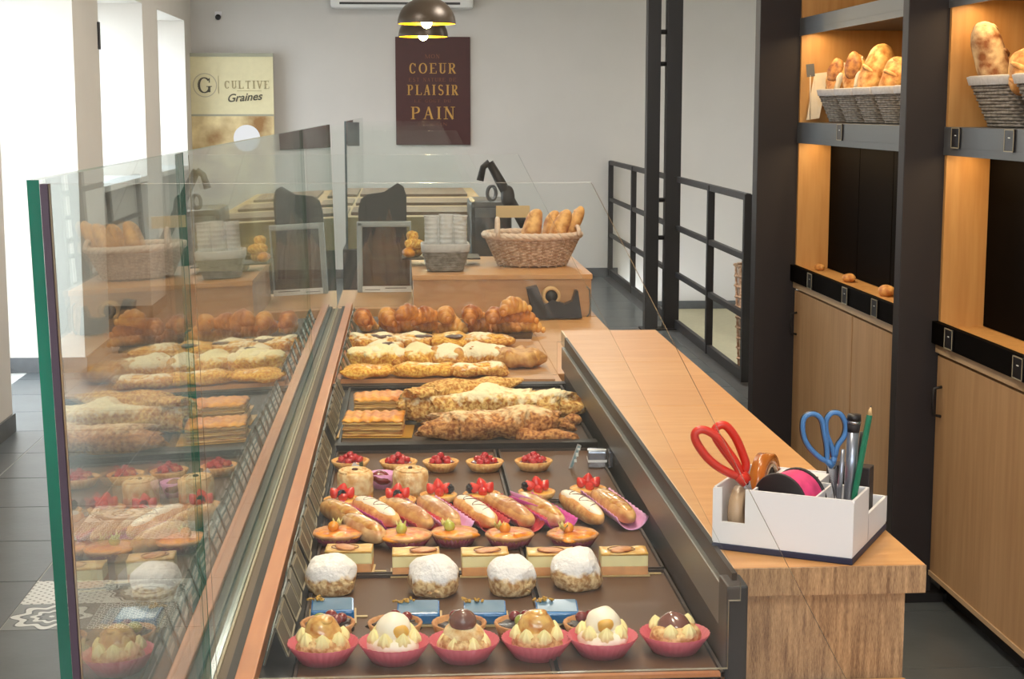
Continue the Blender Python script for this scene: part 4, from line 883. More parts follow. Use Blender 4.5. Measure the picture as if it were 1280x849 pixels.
# scissors
def scissors(label, col, r1, r2, piv, tip1, tip2, Y, cols, rad=.0055):
    t = thing('scissors', label, 'scissors', aty(*piv, Y)); o = t.location
    L3 = lambda p, dy=0: aty(p[0], p[1], Y)-o+Vector((0, dy, 0))
    for j, (ringp, tip) in enumerate(((r1, tip1), (r2, tip2))):
        P = [L3(p, .003*(j*2-1)) for p in ringp]
        # smooth closed loop
        Q = []
        n = len(P)
        for i in range(n):
            a, b2, c3, d4 = P[i-1], P[i], P[(i+1) % n], P[(i+2) % n]
            for s in range(5):
                u = s/5; Q.append(.5*((2*b2)+(-a+c3)*u+(2*a-5*b2+4*c3-d4)*u*u+(-a+3*b2-3*c3+d4)*u**3))
        hd = MB().tube(Q, rad, 8, closed=True); hd.tube([P[0], L3(piv, .003*(j*2-1))], [rad*1.25, rad*1.5], 8)
        hd.build('handle', M[col], t)
        if cols: MB().tube([q+Vector((0, .003, 0)) for q in Q], rad*1.18, 6, closed=True).build('black_grip', M['blackp'], t)
        tp_ = L3(tip, .003*(j*2-1)); d = tp_.normalized(); nn = Vector((d.z, 0, -d.x))
        bl = MB(); bl.add([tuple(nn*.006+Vector((0, .001, 0))), tuple(-nn*.006+Vector((0, .001, 0))), tuple(tp_), tuple(nn*.006-Vector((0, .001, 0))), tuple(-nn*.006-Vector((0, .001, 0))), tuple(tp_-Vector((0, .0015, 0)))], [(0, 1, 2), (5, 4, 3), (0, 3, 4, 1), (1, 4, 5, 2), (2, 5, 3, 0)])
        bl.build('blade', M['chrome'], t)
    MB().lathe([(0, -.006), (.004, -.006), (.004, .006), (0, .006)], 12, T=Tr(rx=PI/2)).build('pivot_screw', M['chrome'], t)
    return t
scissors('pair of scissors with orange-red handles leaning left out of the organiser', 'red',
    [(922, 594), (902, 586), (884, 572), (870, 552), (869, 540), (880, 537), (896, 546), (908, 562), (920, 580)],
    [(928, 590), (914, 574), (902, 558), (894, 544), (897, 534), (908, 533), (920, 548), (928, 566), (933, 582)], (932, 602), (945, 636), (941, 638), 2.14, False, .0060)
scissors('pair of scissors with blue and black handles standing upright in the organiser', 'blueh',
    [(1032, 575), (1020, 568), (1008, 554), (1003, 538), (1005, 522), (1016, 517), (1026, 524), (1030, 542), (1033, 560)],
    [(1044, 572), (1040, 558), (1034, 542), (1034, 526), (1041, 517), (1052, 519), (1058, 532), (1056, 546), (1048, 558)], (1040, 582), (1046, 628), (1044, 628), 2.085, True, .0034)
# pens
def pen(name, label, cat, a, b, r, Y, parts):
    p0, p1 = aty(*a, Y), aty(*b, Y); d = p1-p0; t = thing(name, label, cat, p0); L = d.length; q = d.normalized().to_track_quat('Z', 'Y')
    Tm = q.to_matrix().to_4x4()
    for (nm, f0, f1, r0, r1, mt, n) in parts: MB().lathe([(0, L*f0), (r*r0, L*f0), (r*r1, L*f1), (0, L*f1)], n, T=Tm, smooth=n > 8).build(nm, M[mt], t)
    return t
pen('marker_pen', 'thick silver marker pen with black cap upright in the organiser', 'pen', (1061, 628), (1068, 518), .0095, 2.085, [('barrel', 0, .80, .8, .85, 'silver', 18), ('ribbed_collar', .80, .90, .85, 1, 'steel', 18), ('metal_ring', .90, .93, 1.03, 1.03, 'chrome', 18), ('cap', .93, 1.0, 1.04, .95, 'blackp', 18)])
pen('pencil', 'sharpened green pencil leaning right in the organiser', 'pencil', (1067, 624), (1089, 507), .0042, 2.075, [('pencil_body', 0, .90, 1, 1, 'green', 6), ('wood_tip', .90, .98, .98, .25, 'pencilw', 12), ('lead', .98, 1.0, .25, .05, 'graph', 8)])
pen('ball_pen', 'slim grey pen standing low in front of the silver marker', 'pen', (1048, 630), (1054, 562), .0036, 2.07, [('barrel', 0, 1, 1, .8, 'silver', 12)])
pen('dark_pen', 'dark pen standing between silver marker and green pencil', 'pen', (1068, 626), (1078, 540), .0034, 2.10, [('barrel', 0, 1, 1, .9, 'blackp', 12)])
nb = MB().box(-.03, .032, -.014, .014, 0, .088, bev=.002).build('dark_notepad', M['spoolblack'], None, tuple(OL(.150, .16, .0135)), (0, 0, A)); tag(nb, 'dark block standing in the rear tray of the organiser', 'notepad')

# ================================================================== PRICE TENTS ALONG THE GLASS
def tent_mesh():
    w2, h, L = .0165, .052, .060; t = .0022; m = MB()
    m.prism([(-w2, 0), (-w2+t, 0), (0, h-t*2), (w2-t, .012), (w2, .012), (t*.6, h), (-t*.6, h)], -L/2, L/2, 'XZ'); return m.mesh('card', M['tagc'])
_tm = tent_mesh()
def rim_mesh():
    w2, h, L = .0165, .052, .060; m = MB(); e = .0008
    def seg(a, b, y0, y1):  # along the right leg between fractions a,b of its height
        P = lambda f, o: (.0005+(w2-.0005)*(1-f)+o, .012+(h-.012)*f)
        m.prism([P(a, 0), P(a, e), P(b, e), P(b, 0)], y0, y1, 'XZ')
    seg(0, 1, -L/2, -L/2+.003); seg(0, 1, L/2-.003, L/2); seg(0, .07, -L/2, L/2); seg(.93, 1, -L/2, L/2); return m.mesh('card_rim', M['tagrim'])
_rm = rim_mesh()
def face_mesh():
    w2, h, L = .0165, .052, .060; m = MB(); e = -.0007
    P = lambda f, o: (-.0005-(w2-.0005)*(1-f)+o, h*f); m.prism([P(.02, 0), P(.02, e), P(.97, e), P(.97, 0)], -L/2+.001, L/2-.001, 'XZ'); return m.mesh('front_face', M['tagk'])
_fm = face_mesh()
def chalk_mesh(sd):
    random.seed(sd); w2, h, L = .0165, .052, .060; m = MB(); P = lambda f, o: (-.0005-(w2-.0005)*(1-f)+o, h*f)
    for f in (.74, .58, .34):
        y = -L/2+.008
        while y < L/2-.012:
            d = random.uniform(.003, .008); g_ = .07 if f > .4 else .12
            m.prism([P(f, -.0008), P(f, -.0013), P(f+g_, -.0013), P(f+g_, -.0008)], y, y+d, 'XZ'); y += d+.0025
    return m.mesh('chalk_writing', M['chalk'])
_cms = [chalk_mesh(k) for k in range(3)]
tys = [(2.06+.0735*k, 'front') for k in range(18)]+[(3.45+.088*k, 'mid') for k in range(7)]+[(4.26+.145*k, 'back') for k in range(9)]
def tlab(i, sec, k):
    if sec == 'front': return ['nearest folded slate price card, beside the first cream cake', 'second folded slate price card from the near end'][k] if k < 2 else 'folded slate price card in the near row, %s from the camera end' % (ORD[k] if k < 12 else ['thirteenth', 'fourteenth', 'fifteenth', 'sixteenth', 'seventeenth', 'eighteenth'][k-12])
    if sec == 'mid': return 'folded slate price card beside the strudel tray, %s from its near corner' % ORD[k]
    return 'folded price card standing beside the croissants and danishes, %s from the near glass divider' % ORD[k]
cnt = {}
for i, (y, secn) in enumerate(tys):
    k = cnt.get(secn, 0); cnt[secn] = k+1
    random.seed(i+50)
    t = thing('price_card', tlab(i, secn, k), 'price tag', (-.1725+random.uniform(-.0015, .0015), y, .8292 if secn != 'back' else .832), R(random.uniform(-3, 3)), 'folded price cards along the glass')
    for nm, me in (('card', _tm), ('card_rim', _rm), ('front_face', _fm), ('chalk_writing', _cms[i % 3])): obj(nm, me, t)

# ================================================================== PASTRIES
ZT = .8248
def PT(x, y, z=ZT): p = atz(x, y, z); return (p.x, p.y, z+.0003)
def paper_cup(mb, r0, r1, h, n=40, pleat=.03, T=None, z0=0):
    return mb.lathe([(0, z0+.0006), (r0*.98, z0+.0006), (r1*.985, z0+h)], n*2, 0, T, True, pleat, n).lathe([(0, z0), (r0, z0), (r1, z0+h), (r1*.985, z0+h)], n*2, 0, T, True, pleat, n)
def rosette(mb, c, r, h, mi=0, n=7, T=None):
    prof = [(r*.7, 0), (r, h*.2), (r*.85, h*.5), (r*.45, h*.8), (.0005, h)]
    TT = (T or Matrix()) @ Matrix.Translation(c); return mb.lathe(prof, n*4, mi, TT, True, .16, n)

# --- front row: cream cakes in pink paper cups
def cream_cake(px, py, kind, label, h=.066):
    t = thing('cream_cake', label, 'cake', PT(px, py), random.uniform(-.4, .4) if kind != 'choc_ball' else 0, 'cream cakes in pink paper cups')
    m = MB(); m.lathe([(0, 0), (.030, 0), (.0475, .026), (.0465, .0262), (.0295, .001), (0, .001)], 96, 0, None, True, .022, 32); m.build('paper_cup', M['pinkcup'], t)
    body = {'caramel': 'choux', 'white': 'white_ice', 'ball': 'choccream', 'choc': 'choc'}[kind]
    MB().blob((0, 0, .020), (.034, .034, .021), .10, 45, px, 24, 14, flat=-.018).build('puff_base', M['choux' if kind != 'white' else 'white_ice'], t)
    if kind == 'ball':
        MB().blob((0, 0, .034), (.028, .028, .016), .05, 40, px, 24, 12).build('coffee_cream', M['meringue'], t)
        MB().blob((-.002, -.004, .053), (.0185, .0185, .016), 0, 1, 0, 24, 14).build('chocolate_ball', M['choc'], t)
    else:
        tm = {'caramel': 'caramel', 'white': 'white_ice', 'choc': 'choc'}[kind]
        MB().blob((0, .002, h-.028), (.024, .024, .024), .06, 50, px+1, 24, 14, flat=-.02).build('small_top_puff', M[tm], t)
    m = MB(); R_ = .0255 if kind != 'choc' else .027; hz = .030 if kind != 'ball' else .022
    for k in range(7):
        a = 2*PI*k/7-PI/2+.3
        if kind == 'choc' and k % 2: continue
        Tm = Tr(R_*math.cos(a), R_*math.sin(a), hz-.004, rz=a, ry=R(8)); rosette(m, (0, 0, 0), .0100, .019, T=Tm)
    m.build('piped_cream', M['whip'], t)
    if kind == 'white': MB().blob((.006, -.019, h-.024), (.010, .007, .009), .25, 80, px).build('custard_drip', M['cust'], t)
    if kind == 'caramel': MB().blob((.003, -.002, h-.010), (.012, .012, .006), .2, 80, px).build('caramel_cap', M['caramel'], t)
random.seed(21)
cream_cake(404, 826, 'caramel', 'leftmost cream puff with caramel top, beside the price cards, in pink cup')
cream_cake(493, 825, 'white', 'white-iced cream puff in pink cup, second from the left of front row', .068)
cream_cake(580, 823, 'ball', 'cream cake topped with shiny chocolate ball, third of the front row')
cream_cake(671, 820, 'caramel', 'caramel cream puff with tall piped cream, fourth of the front row', .068)
cream_cake(753, 817, 'white', 'white-iced cream puff in pink cup, fifth of the front row', .068)
cream_cake(843, 813, 'choc', 'brown chocolate-iced puff with small cream dots, rightmost of the front row', .056)

# --- second row: dark fruit tarts
def fluted(r0, r1, h, nf, wall=.005, fl=.025, inner=.008):
    return [(0, 0), (r0, 0), (r1, h), (r1-wall*.5, h+.001), (r1-wall, h-.0005), (r0-wall*.4, inner), (0, inner)], fl, nf
def shell(t, r0, r1, h, nf=26, mt='tart', fl=.022, inner=.006):
    p, f_, n_ = fluted(r0, r1, h, nf, fl=fl, inner=inner); MB().lathe(p, nf*4, 0, None, True, f_, n_).build('tart_shell', M[mt], t)
for i, px in enumerate((410, 494, 574, 652, 738)):
    t = thing('fruit_tart', ['leftmost chocolate tart with green fruit, behind the first cream cake', 'chocolate fruit tart behind the first white-iced puff', 'chocolate fruit tart behind the chocolate ball cake', 'chocolate fruit tart behind the fourth cream puff', 'rightmost chocolate fruit tart with dark cherries'][i], 'tart', PT(px, 799), .3*i, 'chocolate tarts with fruit')
    shell(t, .030, .038, .024, 20, 'darktart', .012)
    MB().blob((0, 0, .018), (.0325, .0325, .007), .3, 90, i).build('chocolate_filling', M['choccream'], t)
    MB().blob((-.010, -.006, .030), (.011, .009, .009), .05, 60, i).build('green_fruit', M['kiwi'], t)
    for (x, y, z, r) in ((.012, -.004, .028, .0085), (.019, .006, .028, .008), (.004, .014, .029, .009)): MB().blob((x, y, z), (r, r, r*.9), 0, 1, 0, 14, 8).build('cherry', M['cherry'], t)
# --- blue glazed slices
for i, (px, py) in enumerate(((416, 772), (523, 775), (606, 775), (696, 774))):
    t = thing('blue_slice', ['leftmost blue glazed slice with grey top', 'blue glazed slice between the first and second sugared puffs', 'blue glazed slice third from the left', 'rightmost blue glazed slice'][i], 'cake', PT(px, py), R((2, -1, -2, -3)[i]), 'blue glazed slices')
    B(-.034, .034, -.035, .035, .0, .002).build('gold_card', M['goldp'], t); B(.034, .050, -.006, .0, .0, .0018).build('card_tab', M['goldp'], t)
    B(-.031, .031, -.030, .034, .002, .019, bev=.004).build('blue_sponge', M['blue'], t)
    B(-.028, .028, -.026, .031, .0188, .0196, bev=.0004).build('mirror_top', M['bluetop'], t)
    m = MB(); random.seed(i)
    for k in range(22): m.blob((-.020+random.gauss(0, .007), .022+random.gauss(0, .0035), .0205+random.random()*.003), (.0022, .002, .0018), 0, 1, 0, 6, 4)
    o_ = m.build('gold_crumbs', M['crumb'], t)
# --- sugared puffs
for i, (px, py, s) in enumerate(((415, 739, 1), (543, 741, 1), (639, 740, .97), (720, 733, 1.02))):
    t = thing('sugared_puff', ['leftmost round puff dusted with icing sugar', 'second sugar-dusted round puff from left, whitest one', 'third sugar-dusted round puff from left', 'rightmost sugar-dusted round puff, its lower crust bare'][i], 'puff', PT(px, py), i, 'sugar-dusted choux puffs')
    def fnb(p): return p
    MB().blob((0, 0, .022*s), (.0375*s, .0375*s, .037*s), .07, 40, i+30, 44, 30, flat=-.0218*s, power=.96, amp2=.04).build('choux_body', M['choux_sugar'], t)
    m = MB(); random.seed(i+70)
    for k in range(16): a = random.uniform(3.4, 6.1); q = random.uniform(.030, .036)*s; z = random.uniform(.006, .020); m.blob((q*math.cos(a), q*math.sin(a), z), (.004, .004, .003), .3, 200, k, 7, 5)
    m.build('crust_crumbs', M['choux'], t)
# --- custard slices
for i, (px, py) in enumerate(((437, 713), (520, 717), (606, 717), (688, 717), (779, 716))):
    t = thing('custard_slice', ['leftmost layered custard slice, behind the first sugared puff', 'layered custard slice behind gap of first two sugared puffs', 'layered custard slice with fruit slice, third from left', 'layered custard slice fourth from left', 'rightmost layered custard slice with browned top'][i], 'cake', PT(px, py), R((-3, 0, 0, -1, -2)[i]), 'layered custard slices')
    w2 = .037
    B(-w2-.003, w2+.003, -.024, .026, 0, .002).build('gold_card', M['goldp'], t); B(w2+.003, w2+.022, -.012, -.007, 0, .0018).build('card_tab', M['goldp'], t)
    B(-w2, w2, -.021, .023, .002, .016, bev=.0015).build('base_layer', M['cheese2'], t)
    B(-w2, w2, -.021, .023, .0155, .035, bev=.0015).build('custard_layer', M['cheese'], t)
    m = MB(); m.grid(lambda u, v: (-w2+2*w2*u, -.021+.044*v, .0352+.0018*noise.noise(Vector((u*4+i, v*3, i)))+.001), 16, 10); m.grid(lambda u, v: (-w2+2*w2*u, -.021, .0335+.004*v), 6, 1)
    m.build('browned_top', M['cheesetop'], t, solid=.0012)
    a = (-.9, .3, .5, -.3, .8)[i]
    m = MB(); m.lathe([(0, 0), (.017, 0), (.019, .0018), (.015, .003), (0, .0032)], 22, 0, Tr((-.006, .012, .004, 0, -.004)[i], -.004, .0375, rz=a) @ Matrix.Diagonal((1.15, .75, 1, 1))); m.build('fruit_slice', M['apple'], t)
    MB().tube([(1.16*.0185*math.cos(2*PI*k/24)+(-.006, .012, .004, 0, -.004)[i], .76*.0185*math.sin(2*PI*k/24)-.004, .0395) for k in range(24)], .0008, 5, closed=True).build('fruit_skin', M['applerim'], t)
# --- orange glazed tarts
for i, (px, py, r) in enumerate(((423, 680, 1), (508, 683, 1), (568, 680, .92), (637, 682, .95), (716, 682, 1))):
    t = thing('orange_tart', ['leftmost orange-glazed tart with orange berry', 'orange-glazed tart with lilac cup, second from left', 'orange-glazed tart with green grapes, third from left', 'fourth orange-glazed tart from left', 'rightmost orange-glazed tart with husked yellow berry'][i], 'tart', PT(px, py), .7*i, 'orange-glazed tarts')
    MB().lathe([(0, 0), (.030, 0), (.041*r, .016), (.040*r, .0162), (.029, .001), (0, .001)], 96, 0, None, True, .02, 32).build('paper_cup', M['maroon'], t)
    MB().lathe([(0, .002), (.029, .002), (.042*r, .017), (.044*r, .020), (.041*r, .0225), (.037*r, .020), (0, .018)], 48, 0, None, True, .01, 11).build('tart_shell', M['darktart'], t)
    MB().blob((0, 0, .0185), (.039*r, .039*r, .006), .22, 45, i+4, 32, 12).build('orange_filling', M['orange'], t)
    c = MB(); gm = 'grape' if i in (2, 1) else 'physalis'; al = -.7*i
    ox, oy = (-.008*math.cos(al)-.0*math.sin(al)), (-.008*math.sin(al))
    MB().blob((ox, oy, .030), (.0095, .0095, .0095), 0, 1, 0, 18, 12).build('round_berry', M[gm], t)
    if i in (2,): MB().blob((ox+.012, oy+.004, .030), (.010, .0085, .0085), 0, 1, 0, 18, 12).build('round_berry', M['grape'], t)
    hb = MB()
    for k in range(5):
        a = 2*PI*k/5+i; d = Vector((math.cos(a), math.sin(a), 0)); s_ = Vector((-math.sin(a), math.cos(a), 0)); b0 = Vector((ox+.006, oy+.008, .026))
        hb.add([tuple(b0), tuple(b0+d*.006+s_*.005+Vector((0, 0, .006))), tuple(b0+d*.009+Vector((0, 0, .016))), tuple(b0+d*.006-s_*.005+Vector((0, 0, .006)))], [(0, 1, 2, 3)], 0, True)
    hb.build('dried_husk', M['husk'], t, solid=.0005)
# --- eclairs
def eclair(a, b, kind, paper, label, r=.0185, lift=.004):
    p0 = Vector(PT(*a, ZT+.012)); p1 = Vector(PT(*b, ZT+.012)); d = p1-p0; L = d.length; rz = math.atan2(d.y, d.x); c = (p0+p1)/2
    t = thing('eclair', label, 'eclair', (c.x, c.y, ZT+.0004), rz, 'eclairs in coloured papers')
    if paper:
        def fn(u, v):
            s = (u-.5)*(L+.008); a_ = -1.15+2.3*v; k = .031*(1+.06*math.sin(u*70)); return (s, k*math.sin(a_), .0015+.036*(1-math.cos(a_))*1.1)
        MB().grid(fn, 40, 12).build('paper_wrap', M[paper], t, solid=.0006)
    bm_ = {'white': 'tart', 'tan': 'pastry', 'gold': 'pastry', 'brown': 'coffee'}.get(kind, 'pastry')
    MB().blob((0, 0, .0185), (L/2, r*1.15, r), .045, 30, a[0], 20, 30, power=.85, ax=1).build('choux_shell', M[bm_], t)
    im = {'white': 'white_ice', 'tan': 'coffee', 'gold': 'caramel', 'brown': 'caramel', 'pinkish': 'coffee'}[kind]
    MB().blob((0, 0, .026), (L/2*.90, r*.90, r*.68), .03, 40, a[0]+1, 18, 26, power=.85, ax=1).build('icing', M[im], t)
    if kind in ('white', 'tan', 'gold'):
        m = MB(); P = []
        for k in range(34):
            f = k/33; x = -L*.34+L*.68*f; y = r*.55*math.sin(f*PI*5.5); zz = .026+r*.66*math.sqrt(max(.1, 1-(x/(L*.46))**2-(y/(r*.9))**2))+.0006; P.append((x, y, zz))
        m.tube(P, .0011, 5); m.build('icing_swirl', M['swirl' if kind == 'white' else 'coffee'], t)
for e_ in (((405, 636), (452, 660), 'gold', None, 'golden-brown glazed eclair at the left end, beside the price cards'),
    ((432, 654), (478, 678), 'brown', None, 'tan eclair lying behind the leftmost orange tarts'),
    ((445, 632), (495, 658), 'white', 'magenta', 'white-iced eclair with swirl in magenta paper, left part of the row'),
    ((486, 634), (538, 662), 'tan', 'redpaper', 'tan eclair in red paper, fourth from the left'),
    ((527, 630), (572, 662), 'pinkish', 'lilac', 'tan marbled eclair in lilac paper, mid row'),
    ((571, 630), (617, 660), 'white', 'redpaper', 'white-iced eclair with swirl in red paper, centre of the row'),
    ((610, 628), (664, 658), 'tan', 'redpaper', 'coffee eclair in red paper, right of the centre white one'),
    ((648, 626), (702, 658), 'brown', 'magenta', 'small brown eclair mostly covered by bright magenta paper'),
    ((702, 623), (752, 656), 'white', None, 'white-iced swirl eclair without paper, second from right'),
    ((744, 620), (790, 655), 'gold', 'lilac', 'golden eclair with pale lilac paper at the right end')):
    eclair(*e_)
t = thing('paper_wrapper', 'upright lilac and magenta paper folded between two eclairs', 'paper', PT(662, 648), R(-60))
MB().grid(lambda u, v: ((u-.5)*.13, .006*math.sin(v*3), .003+.034*v), 20, 4).build('paper_leaf', M['lilac'], t, solid=.0008)
MB().grid(lambda u, v: ((u-.5)*.12+.01, -.012+.006*math.sin(v*3), .003+.030*v), 20, 4).build('paper_leaf', M['magenta'], t, solid=.0008)
# --- strawberry tarts
def strawberry(mb, c, r, tilt, rz): mb.lathe([(0, -r*.7), (r*.6, -r*.62), (r*.92, -r*.2), (r*.86, r*.2), (r*.5, r*.8), (r*.15, r*1.15), (0, r*1.2)], 16, 0, Tr(*c, rz=rz, ry=tilt))
for i, (px, py, bb_) in enumerate(((428, 634, (0, 1)), (497, 634, (0, 1)), (548, 628, (1, 1)), (602, 627, (-1, 1)), (671, 624, (-1, .5)), (735, 620, (0, 0)))):
    t = thing('strawberry_tart', ['leftmost strawberry and blackberry tart, in front of the puff cylinder', 'strawberry tart with blackberry between the two pale puff rounds', 'third strawberry tart, blackberry on its right', 'fourth strawberry tart, blackberry on its left', 'fifth strawberry tart with halved berry on right', 'rightmost strawberry tart with one tall pointed strawberry'][i], 'tart', PT(px, py), 0, 'strawberry tarts')
    shell(t, .028, .035, .015, 22, 'tart'); MB().blob((0, 0, .013), (.030, .030, .005), .1, 50, i).build('custard', M['cust'], t)
    for k, (x, y, z, r, tl, rz) in enumerate(((0, .004, .030, .0125, .3, i), (-.013, -.004, .026, .011, -.6, 0), (.013, -.003, .026, .0115, .7, .4), (.002, -.015, .022, .010, 1.2, -1.4))):
        m = MB(); strawberry(m, (x, y, z), r, tl, rz); m.build('strawberry', M['straw'], t)
    if bb_[1]:
        m = MB(); bx = .021*bb_[0]; b0 = Vector((bx, -.012 if not bb_[0] else -.004, .026))
        for k in range(26): zz = 1-2*(k+.5)/26; rr = math.sqrt(1-zz*zz); a = k*2.4; m.blob(tuple(b0+Vector((rr*math.cos(a), rr*math.sin(a), zz*1.1))*.0065), (.003, .003, .003), 0, 1, 0, 8, 5)
        m.build('blackberry', M['blackb'], t)
# --- pale puff rounds
for i, (px, py) in enumerate(((444, 619), (513, 617))):
    t = thing('puff_round', ['left tall pale round puff pastry with rolled top', 'right tall pale round puff pastry with rolled top'][i], 'pastry', PT(px, py), i*1.2, 'tall pale puff rounds')
    B(-.030, .034, -.026, .030, 0, .0015).build('gold_card', M['gold'], t)
    MB().lathe([(0, .002), (.0335, .002), (.0345, .010), (.0335, .020), (.0345, .032), (.0335, .043), (.030, .047), (0, .047)], 40, 0, None, True, .012, 5).build('puff_body', M['meringue'], t)
    P = [((.004+.0265*k/40)*math.cos(k*.42), (.004+.0265*k/40)*math.sin(k*.42), .0475) for k in range(41)]
    MB().tube(P, .0028, 6).build('rolled_ridge', M['meringue'], t); MB().blob((.0, .0, .050), (.006, .004, .003)).build('raisin', M['raisin'], t)
t = thing('berry_cup', 'small lilac cup of dark berries between the two puff rounds', 'cake', PT(478, 610), 0)
MB().lathe([(0, 0), (.016, 0), (.026, .030), (.0255, .0302), (.0155, .001), (0, .001)], 60, 0, None, True, .02, 20).build('paper_cup', M['lilac'], t); MB().blob((-.002, -.008, .022), (.020, .018, .014), .15, 60).build('berry_filling', M['cherry'], t)
# --- raspberry tartlets
for i, (px, py) in enumerate(((438, 587), (498, 588), (551, 588), (606, 588), (667, 587))):
    t = thing('raspberry_tart', ['leftmost raspberry tartlet with a small white label in it', 'second raspberry tartlet from left', 'middle raspberry tartlet of the row', 'fourth raspberry tartlet from left, deeply fluted', 'rightmost raspberry tartlet, nearest the silver boxes'][i], 'tart', PT(px, py), .5*i, 'raspberry tartlets')
    s = .94 if i != 2 else .9
    shell(t, .028*s, .041*s, .019, 24, 'tart', .03, .007); MB().blob((0, 0, .015), (.031*s, .031*s, .006), .1, 60, i).build('red_jelly', M['cherry'], t)
    random.seed(i+9)
    for k, (x, y, z) in enumerate([(0, 0, .031), (.010, .004, .025), (-.010, .003, .025), (.003, -.011, .024), (-.006, .012, .024), (.018, -.006, .021), (-.018, -.005, .021), (.009, .017, .021), (-.004, -.02, .020), (.02, .009, .02), (-.019, .01, .02)]):
        m = MB(); m.blob((x*s, y*s, z), (.0072, .0072, .0068), .12, 260, i*11+k, 16, 10); m.build('raspberry', M['berry'], t)
t = thing('pick_label', 'tiny white pointed label stuck in the leftmost raspberry tartlet', 'label', PT(443, 586, ZT+.022), R(20))
B(-.008, .010, -.0006, .0006, .0, .010).build('label_leaf', M['white'], t, rot=(0, R(35), 0)); B(.010, .018, -.0006, .0006, 0, .012).build('label_leaf', M['leaf'], t)
# --- silver boxes and price stand
for i, (px, py) in enumerate(((746, 583), (771, 583))):
    t = thing('foil_box', ['left small silver-blue foil box with white band', 'right small grey foil box touching the side rail'][i], 'box', PT(px, py), R(-3), 'small foil boxes')
    B(-.019, .019, -.019, .022, 0, .034, bev=.003).build('box_body', M['foil'], t)
    if i == 0: B(-.0195, .0195, -.0195, .0225, .012, .017).build('pale_band', M['white'], t); B(-.0195, .0195, -.004, .006, .0338, .0348).build('pale_band', M['white'], t)
ss = thing('price_stand', 'small slanted price sign standing beside the foil boxes', 'price tag', PT(718, 586), R(-8))
mm = MB(); mm.prism([(-.012, 0), (-.004, 0), (.014, .048), (.006, .052)], -.002, .0, 'XZ'); mm.build('sign_card', M['greyrim'], ss)
mm = MB(); mm.prism([(-.0085, .004), (-.0045, .003), (.0115, .046), (.007, .048)], -.003, -.002, 'XZ'); mm.build('sign_face', M['tagk'], ss)
for a_, b_ in ((.014, .020), (.026, .034), (.039, .044)): mm = B(-.004+a_*.25, .001+a_*.28, -.004, -.003, a_, b_).build('chalk_mark', M['chalk'], ss)

# --- golden slices and strudels on the oven tray
ZS = .8315
def PS(x, y, z=ZS): p = atz(x, y, z); return (p.x, p.y, z)
def slab(px, py, L, W, H, rz, label, mt='puff'):
    t = thing('puff_slice', label, 'pastry', PS(px, py), rz, 'golden puff slices')
    B(-L/2-.012, L/2+.02, -W/2-.01, W/2+.01, 0, .0018).build('gold_card', M['gold'], t)
    def fn(u, v):
        x, y = -L/2+L*u, -W/2+W*v; e = min(u, 1-u, v, 1-v)*2; z = H*(.86+.14*min(1, e*5))+.003*noise.noise(Vector((x*40, y*60, px))); return (x+.002*noise.noise(Vector((v*9, px, 0))), y, z+.002*math.sin(u*40))
    MB().grid(fn, 26, 14).build('glazed_top', M['puff'], t, solid=.002)
    m = MB(); z = .003; k = 0
    while z < H*.84: o_ = .0025*((k % 3)-1); m.box(-L/2+.003+o_, L/2-.003-o_, -W/2+.002+o_, W/2-.002-o_, z, z+.0035, bev=.0014); z += .0042; k += 1
    m.build('puff_layers', M['puffside'], t)
slab(468, 540, .135, .12, .040, R(-3), 'nearest golden puff slice at left of the oven tray')
slab(478, 520, .135, .10, .052, R(2), 'second golden puff slice leaning behind the nearest one')
slab(497, 506, .17, .07, .030, 0, 'farthest long golden puff strip at back of the oven tray')
def strudel(a, b, r, label, mt, seed, za=0, h=1.0, wig=.01):
    p0, p1 = Vector(PS(*a, ZS+r*.5)), Vector(PS(*b, ZS+r*.5)); d = p1-p0; L = d.length; c = (p0+p1)/2
    t = thing('strudel', label, 'strudel', (c.x, c.y, ZS+za), math.atan2(d.y, d.x), 'long sugar-dusted strudels')
    def fn(p):
        q = p.copy(); s = p.x/L*2; q.y += wig*math.sin(s*3.1+seed); q.z *= h*(.86+.16*math.sin(s*7+seed)); return q
    MB().blob((0, 0, r*.72*h), (L/2, r*1.25, r*.95), .16, 26, seed, 40, 110, power=.8, flat=-r*.70*h, fn=fn, amp2=.10, ax=1).build('crust', M[mt], t)
strudel((514, 516), (716, 513), .042, 'long pale strudel lying at the back of the oven tray', 'strudel2', 2, 0, 1.15)
strudel((524, 540), (712, 532), .038, 'long browned strudel at the front of oven tray', 'strudel', 5, 0, 1.0)
strudel((512, 525), (640, 508), .026, 'short pale strudel end resting upon the back strudel', 'strudel2', 9, .058, .8)
strudel((640, 545), (716, 549), .018, 'small crusty pastry end at the right front of oven tray', 'strudel', 12, 0, .9)
for i, (px, py, r) in enumerate(((717, 530, .016), (668, 558-6, .014))):
    t = MB().blob((0, 0, 0), (r*1.3, r, r*.8), .12, 60, i).build('pastry_crumb', M['strudel'], None, (PS(px, py)[0], PS(px, py)[1], ZS+r*.7)); tag(t, ['small brown pastry bit right of strudels', 'small pale pastry bit in front of strudels'][i], 'pastry')

